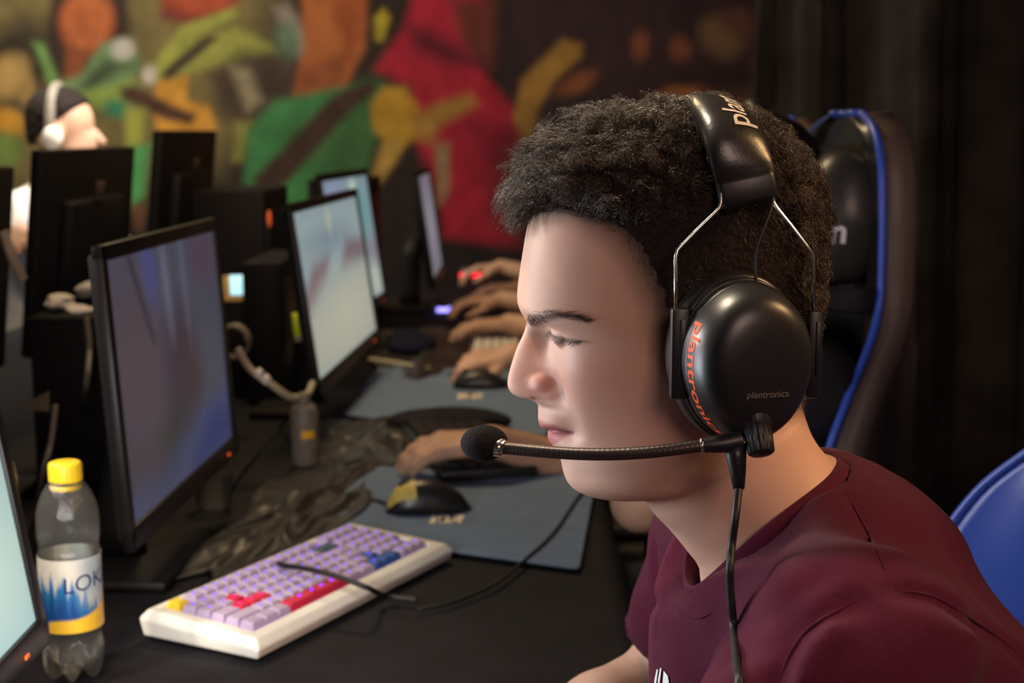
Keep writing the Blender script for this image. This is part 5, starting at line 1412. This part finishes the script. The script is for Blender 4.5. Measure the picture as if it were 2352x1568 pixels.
# microphone boom
bm_pts = [P(1700, 1010, y=.868), P(1660, 1018, y=.866), P(1612, 1023, y=.866), P(1530, 1034, y=.868), P(1450, 1041, y=.872), P(1370, 1043, y=.878), P(1290, 1040, y=.887), P(1215, 1034, y=.897), P(1160, 1029, y=.906)]
bp_ = spline(bm_pts, 220); rr_ = .0040 + .00004 * np.sign(np.sin(np.arange(220) * 1.6))
g = G(); g.tube(bp_[50:], rr_[50:], 16); g.obj('mic_boom', M['boom'], hs)
g = G(); g.tube(bp_[:56], np.linspace(.0072, .0046, 56), 18); g.obj('boom_sleeve', M['black'], hs)
g = G(); g.tube([bp_[53], bp_[56]], .0050, 18); g.obj('boom_ring', M['steel'], hs)
rgc = P(1146, 1028, y=.909); dx = (bp_[-1] - bp_[-8]); dx /= np.linalg.norm(dx)
g = G(); g.tube([rgc + dx * .0045, rgc - dx * .0030], .0062, 24); g.tube([rgc - dx * .0030, rgc - dx * .0055], .0052, 24); o = g.obj('mic_collar', M['steel'], hs, sharp=40)
fc = P(1112, 1017, y=.918)
gf = G(); gf.ball(fc, (.0160, .0150, .0118), 40, np.stack([dx, np.cross([0, 0, 1.0], dx), [0, 0, 1.0]], 1)); gf.obj('foam_windscreen', M['foam'], hs)
# dial and cable
kc = P(1738, 978, y=.866); kd = np.array([.10, -.52, -.85]); kd /= np.linalg.norm(kd)
g = G(); g.lathe([(.0098, -.012), (.0100, 0), (.0086, .001), (.0082, .010), (.0078, .0175), (.0068, .0185), (.001, .0187)], 72, kc, frame_z(kd), mod=lambda r, z, a: (r + (.0005 * math.sin(18 * a) if .0005 < z < .0176 else 0), z)); g.obj('volume_dial', M['black'], hs)
g = G(); g.tube([P(1690, 1018, y=.868), P(1691, 1050, y=.866), P(1695, 1088, y=.865), P(1697, 1122, y=.865)], [.0070, .0064, .0050, .0036], 16); g.obj('strain_relief', M['black'], hs)
cab = [P(1697, 1118, y=.865)]
for (x, y) in [(1690, 1180), (1681, 1250), (1677, 1300), (1677, 1340), (1680, 1385), (1685, 1440), (1689, 1490), (1693, 1540), (1696, 1600)]:
    h, nn = cast(tb, x, y)
    hb, _ = cast(head_bvh, x, y)
    yy = .850 if y < 1260 else .838
    pos = P(x, y, y=yy)
    if h is not None and np.linalg.norm(h - np.array(cam.location)) - .0035 < np.linalg.norm(pos - np.array(cam.location)):
        dr = np.array(ray(x, y)); dr /= np.linalg.norm(dr); pos = h - dr * .0042
    cab.append(pos)
cab.append(cab[-1] + np.array([-.01, -.02, -.08])); cab.append(cab[-1] + np.array([-.05, -.02, -.10]))
g = G(); g.tube(spline(cab, 90), .0026, 12); g.obj('headset_cable', M['cable_black'], hs)
# ================================================================== GAMING CHAIRS (local: faces -X, floor origin)
def make_chair():
    r = thing('gaming_chair', 'black and blue gaming chair', 'chair', (0, 0, 0), 'gaming chairs on the players side')
    zs = np.array([.50, .58, .66, .74, .82, .90, .97, 1.03, 1.08, 1.14, 1.20, 1.26, 1.30, 1.322])
    hw = np.array([.215, .235, .250, .262, .270, .268, .248, .205, .182, .176, .172, .158, .120, .050])
    wing = np.array([.055, .065, .085, .104, .118, .114, .086, .046, .026, .022, .020, .016, .010, .0])
    x0 = np.array([.235, .240, .246, .254, .262, .268, .272, .274, .274, .273, .271, .268, .266, .265]) - .02
    n = 90; zz = np.linspace(0, len(zs) - 1, n); a = spline(np.c_[zs, hw, wing, x0], n)
    nsd = 41; s = np.linspace(-1, 1, nsd)
    Fv = np.zeros((n, nsd, 3)); Bv = np.zeros((n, nsd, 3))
    for i, (z, h, w, x) in enumerate(a):
        bol = .012 * np.exp(-((np.abs(s) - .75) / .16) ** 2)
        Fv[i, :, 0] = x - w * np.abs(s) ** 2.6 - bol; Fv[i, :, 1] = s * h; Fv[i, :, 2] = z
        th_ = .045 + .022 * (1 - np.abs(s) ** 4) * min(1, (1.34 - z) / .12)
        Bv[i, :, 0] = Fv[i, :, 0] + th_; Bv[i, :, 1] = s * h * 1.02; Bv[i, :, 2] = z + .004
    g = G(); V = np.concatenate([Fv, Bv[:, ::-1]], 1).reshape(-1, 3); g.grid(V, n, 2 * nsd, wrap=True)
    mi = []
    for i in range(n - 1):
        for j in range(2 * nsd):
            if j < nsd - 1: mi.append(1 if (abs(s[j] + .025) > .60 and a[i, 0] < 1.0) else 0)
            else: mi.append(2)
    g.m = mi
    k = 2 * nsd
    g.add(V[-k:], [list(range(k))]); g.m[-1] = 2; g.add(V[:k], [list(range(k))[::-1]]); g.m[-1] = 2
    o = g.obj('backrest', [M['leatherette'], M['blue'], M['chair_shell']], r)
    edge = np.concatenate([Fv[:, 0], Fv[-1], Fv[::-1, -1]]); edge = edge[np.r_[True, np.linalg.norm(np.diff(edge, axis=0), axis=1) > .001]]
    edge = edge + np.array([.004, 0, .002])
    g = G(); g.tube(edge, .0055, 10); o2 = g.obj('piping', M['blue'], r); o2['label'] = 'blue piping along the backrest edge'
    for sgn in (-1, 1):
        i = np.argmin(np.abs(a[:, 0] - 1.09)); p = Fv[i, nsd // 2 + sgn * 11]
        g = G(); g.box(p + np.array([-.001, 0, 0]), (.006, .085, .042), .002); g.obj('belt_slot', M['black'], r, sharp=40)
    V, Fq = solid([('c', (.215, -.085, 1.185), (.215, .085, 1.185), .062, .062), ('c', (.215, -.085, 1.23), (.215, .085, 1.23), .045, .045), ('c', (.215, -.085, 1.14), (.215, .085, 1.14), .045, .045)], .006, .03)
    pl = raw_obj('headrest_pillow', V, Fq, [mat('pillow_leatherette', (.035, .033, .030), .38, .5, bump=.2, bscale=400, bdist=.0006)], r)
    tv, tf = text2d('iwon', .046, .15, .95, .02); tv -= tv.mean(0)
    pb = BVHTree.FromPolygons([tuple(v) for v in V], Fq.tolist()); Vt = []
    for x, y in tv:
        dd = Vector((.65, .76, 0)); q = Vector((.178, -.105, 1.17)) + Vector((.76, -.65, 0)) * x + Vector((0, 0, y)); h = pb.ray_cast(q - dd, dd); Vt.append(tuple((h[0] if h[0] else q) - dd * .001))
    g = G(); g.add(np.array(Vt), tf); g.obj('pillow_lettering', M['white_ink'], pl, smooth=False)
    st = []
    for t_ in np.linspace(0, 2 * PI, 60): st.append((.228 - .020 + .062 * math.cos(t_) * (1 if math.cos(t_) > 0 else .9), .186 * math.sin(t_), 1.085))
    g = G(); g.tube(st, .017, 8, flat=.12, up=(1, 0, 0)); g.obj('pillow_strap', M['dark_cloth'], r)
    V, Fq = solid([('c', (-.17, -.14, .46), (.17, -.14, .46), .055, .055), ('c', (-.17, .14, .46), (.17, .14, .46), .055, .055), ('c', (-.17, 0, .45), (.17, 0, .45), .055, .055), ('c', (-.14, -.21, .475), (.17, -.21, .475), .045, .05), ('c', (-.14, .21, .475), (.17, .21, .475), .045, .05)], .010, .04)
    raw_obj('seat', V, Fq, [M['leatherette']], r)
    for sgn in (-1, 1):
        g = G(); g.tube([(.05, sgn * .24, .43), (.05, sgn * .30, .44), (.05, sgn * .31, .60), (.05, sgn * .31, .64)], .016, 10); g.box((.02, sgn * .31, .652), (.26, .085, .026), .010); g.obj('armrest', M['black'], r)
    for sgn in (-1, 1):
        g = G(); g.box((.19, sgn * .225, .50), (.07, .02, .10), .006); g.obj('hinge_bracket', M['black'], r)
    g = G(); g.tube([(0, 0, .42), (0, 0, .11)], [.03, .024], 18); g.box((0, 0, .405), (.24, .20, .03), .006); g.obj('gas_post', M['black'], r)
    for k in range(5):
        t_ = k * 2 * PI / 5 + .3; e_ = np.array([math.cos(t_), math.sin(t_), 0])
        g = G(); g.tube([np.array([0, 0, .115]), e_ * .16 + np.array([0, 0, .10]), e_ * .31 + np.array([0, 0, .075])], [.030, .024, .018], 10); lg = g.obj('leg', M['black'], r)
        Rw = rz(t_ + .8) @ rx(PI / 2); g = G(); g.lathe([(.004, -.020), (.028, -.020), (.030, -.016), (.030, .016), (.028, .020), (.004, .020)], 20, e_ * .31 + np.array([0, 0, .031]), Rw); g.obj('caster', M['black'], lg)
    return r
ch0 = make_chair()
spots = [(.304, 1.00, .17, 'blue and black gaming chair behind the person in the maroon tee'),
         (.222, 1.97, .12, 'black gaming chair with blue piping and lettered pillow behind the headset'),
         (.30, 2.86, .0, 'black and blue gaming chair, second of the row beyond the headset'),
         (.30, 3.78, .0, 'black and blue gaming chair, third of the row beyond the headset'),
         (.30, 4.75, .0, 'black and blue gaming chair at the far end of the row')]
for i, (x, y, a, lb) in enumerate(spots):
    o = ch0 if i == 0 else copy_tree(ch0)
    o.location = (x, y, 0); o.rotation_euler = (0, 0, a); o['label'] = lb
oc = copy_tree(ch0); oc.location = (-1.76, 4.33, 0); oc.rotation_euler = (0, 0, PI); oc['label'] = 'gaming chair of the player in the white tee, behind monitor backs'; oc['group'] = 'gaming chairs on the opposite side'

# ================================================================== OTHER PLAYERS
def seated(label, hx, yc, d, head, arms, tee_m, hair_m='hair_dark', lean=.0, phones=True, seat_x=None):
    """d=-1 faces -X, +1 faces +X; head: centre; arms: [(elbow, wrist, fwd, up, side, curl)] for the -y and +y arm"""
    sx = seat_x if seat_x is not None else hx - d * .12
    r = thing('person', label, 'person', (sx, yc, 0))
    hd = np.array(head, float); nb = np.array([hd[0] - d * .055, hd[1], hd[2] - .165])
    sh = [np.array([nb[0] - d * .02, yc - .19, nb[2] - .07]), np.array([nb[0] - d * .02, yc + .19, nb[2] - .07])]
    g = G(); V, Fq = solid([('e', hd + (-d * .012, 0, .025), (.094, .076, .092)), ('e', hd + (d * .022, 0, -.045), (.068, .058, .078)), ('c', hd + (d * .088, 0, -.005), hd + (d * .106, 0, -.034), .009, .013),
                            ('e', hd + (-d * .005, -.078, -.015), (.020, .010, .032)), ('e', hd + (-d * .005, .078, -.015), (.020, .010, .032)), ('e', hd + (d * .085, 0, -.075), (.016, .026, .010)),
                            ('c', hd + (-d * .03, 0, -.07), nb, .052, .058), ('c', nb, nb - (d * .01, 0, .06), .058, .075)], .006, .014,
                           post=lambda p, D: D + .007 * np.exp(-(((p[..., 0] - hd[0] - d * .086) / .016) ** 2 + ((np.abs(p[..., 1] - hd[1]) - .031) / .014) ** 2 + ((p[..., 2] - hd[2] - .002) / .010) ** 2)))
    g.add(V, Fq.tolist())
    for s_, (el, wr, fw, up, side, curl) in zip(sh, arms):
        el = np.array(el, float); wr = np.array(wr, float); mdl = el * .5 + wr * .5
        V, Fq = solid([('c', s_, el, .046, .040), ('c', el, mdl, .041, .035), ('c', mdl, wr, .035, .026)] + hand_prims(wr, fw, up, side, curl), .0042, .010); g.add(V, Fq.tolist())
    g.obj('body', M['skin_plain'], r)
    V, Fq = solid([('e', hd + (-d * .018, 0, .042), (.102, .084, .090)), ('e', hd + (-d * .05, 0, -.01), (.066, .078, .07))], .006, .02,
                  post=lambda p, D: np.maximum(D + .002 * np.sin(p[..., 0] * 160) * np.sin(p[..., 1] * 170) * np.sin(p[..., 2] * 150), np.minimum(d * (p[..., 0] - hd[0]) - .066, 9) * .0 + np.maximum((d * (p[..., 0] - hd[0]) - .030) * .6 - (p[..., 2] - hd[2] - .055) * .8, -1)))
    raw_obj('hair', V, Fq, [M[hair_m]], r)
    pel = np.array([sx, yc, .60])
    tp = [('c', nb - (d * .01, 0, .06), sh[0], .066, .058), ('c', nb - (d * .01, 0, .06), sh[1], .066, .058), ('e', (nb + (-d * .03, 0, -.17)), (.115, .155, .17)), ('e', (nb * .35 + pel * .65), (.12, .15, .22))]
    for s_, a in zip(sh, arms): tp.append(('c', s_, s_ * .4 + np.array(a[0]) * .6, .062, .055))
    V, Fq = solid(tp, .009, .04, post=lambda p, D: np.maximum(D + .002 * np.sin(p[..., 0] * 55 + p[..., 2] * 70) + .002 * np.sin(p[..., 1] * 60), -(np.linalg.norm(p - (nb + (d * .015, 0, .03)).astype(np.float32), axis=-1) - .066)))
    raw_obj('tee_shirt', V, Fq, [M[tee_m]], r)
    V, Fq = solid([('e', (sx, yc, .58), (.14, .18, .10)), ('c', (sx, yc - .10, .575), (sx + d * .42, yc - .12, .57), .082, .060), ('c', (sx, yc + .10, .575), (sx + d * .42, yc + .12, .57), .082, .060),
                   ('c', (sx + d * .42, yc - .12, .57), (sx + d * .36, yc - .12, .10), .058, .044), ('c', (sx + d * .42, yc + .12, .57), (sx + d * .36, yc + .12, .10), .058, .044)], .012, .03)
    raw_obj('trousers', V, Fq, [M['jeans']], r)
    for q in (-.12, .12):
        V, Fq = solid([('c', (sx + d * .34, yc + q, .045), (sx + d * .54, yc + q, .036), .042, .034), ('c', (sx + d * .35, yc + q, .09), (sx + d * .35, yc + q, .05), .044, .044)], .009, .02, post=lambda p, D: np.maximum(D, .002 - p[..., 2]))
        raw_obj('shoe', V, Fq, [M['black']], r)
    if phones:
        h = thing('headset', 'headset on the ' + ' '.join(label.split()[:12]), 'headset', hd + (0, 0, .1))
        g = G(); g.tube([hd + np.array([-d * .02, -.093 * math.cos(t_), -.015 + .150 * math.sin(t_)]) for t_ in np.linspace(-.05, PI + .05, 30)], .011, 10, flat=1.4, up=(1, 0, 0)); g.obj('headband', M['grey_plastic' if phones == 'pale' else 'black'], h)
        for q in (-1, 1):
            g = G(); g.ball(hd + np.array([-d * .01, q * .098, -.02]), (.030, .016, .034), 24); g.obj('ear_cup', M['white_plastic' if phones == 'pale' else 'black'], h)
    return r
Z = TZ
up = (0, 0, 1)
# neighbour whose elbow shows under the chin, resting the head on a hand
seated('person in dark clothes with an elbow on the table edge, behind the chin', .34, 2.0, -1, (.315, 2.0, 1.20),
       [((.178, 1.90, Z + .062), (.225, 1.93, Z + .27), (.15, .1, 1), (1, 0, 0), 1, .9), ((.46, 2.27, .76), (.35, 2.12, .665), (-.5, -.85, -.05), up, 1, .5)], 'dark_cloth', seat_x=.40)
wl = P(1130, 1012, z=Z + .070)
seated('person in black whose left hand lies on the black keyboard', .36, 2.86, -1, (.33, 2.86, 1.20),
       [(P(1400, 1095, y=2.40), wl, (-1, .04, -.22), (-.1, -.2, 1), -1, .42), (P(1330, 895, y=3.12), P(1178, 812, y=3.15), (-1, .02, -.30), (0, -.30, 1), 1, .75)], 'dark_cloth', seat_x=.42)
seated('person in black with two bare hands over the pale keyboard', .36, 3.78, -1, (.34, 3.78, 1.20),
       [(P(1330, 775, y=3.60), P(1170, 742, y=3.66), (-1, .02, -.16), up, -1, .5), (P(1330, 720, y=4.10), P(1150, 688, y=4.14), (-1, -.04, -.14), up, 1, .6)], 'dark_cloth', seat_x=.42)
seated('person at the far end whose hand is on the red glowing mouse', .36, 4.75, -1, (.34, 4.75, 1.20),
       [(P(1300, 680, y=4.60), P(1190, 660, y=4.62), (-1, .0, -.14), up, -1, .5), (P(1290, 650, y=5.0), P(1150, 612, y=5.05), (-1, -.05, -.22), up, 1, .65)], 'dark_cloth', seat_x=.42)
hd = P(152, 300, y=4.3)
seated('person in a bright white tee facing right behind the monitor backs', -1.36, 4.32, 1, hd,
       [(P(48, 550, y=4.05), P(20, 545, y=3.65), (.6, -.6, -.1), up, 1, .5), ((-1.20, 4.54, .90), (-1.05, 4.40, Z + .06), (1, -.1, -.1), up, -1, .5)], 'white_cloth', phones='pale', seat_x=-1.68)
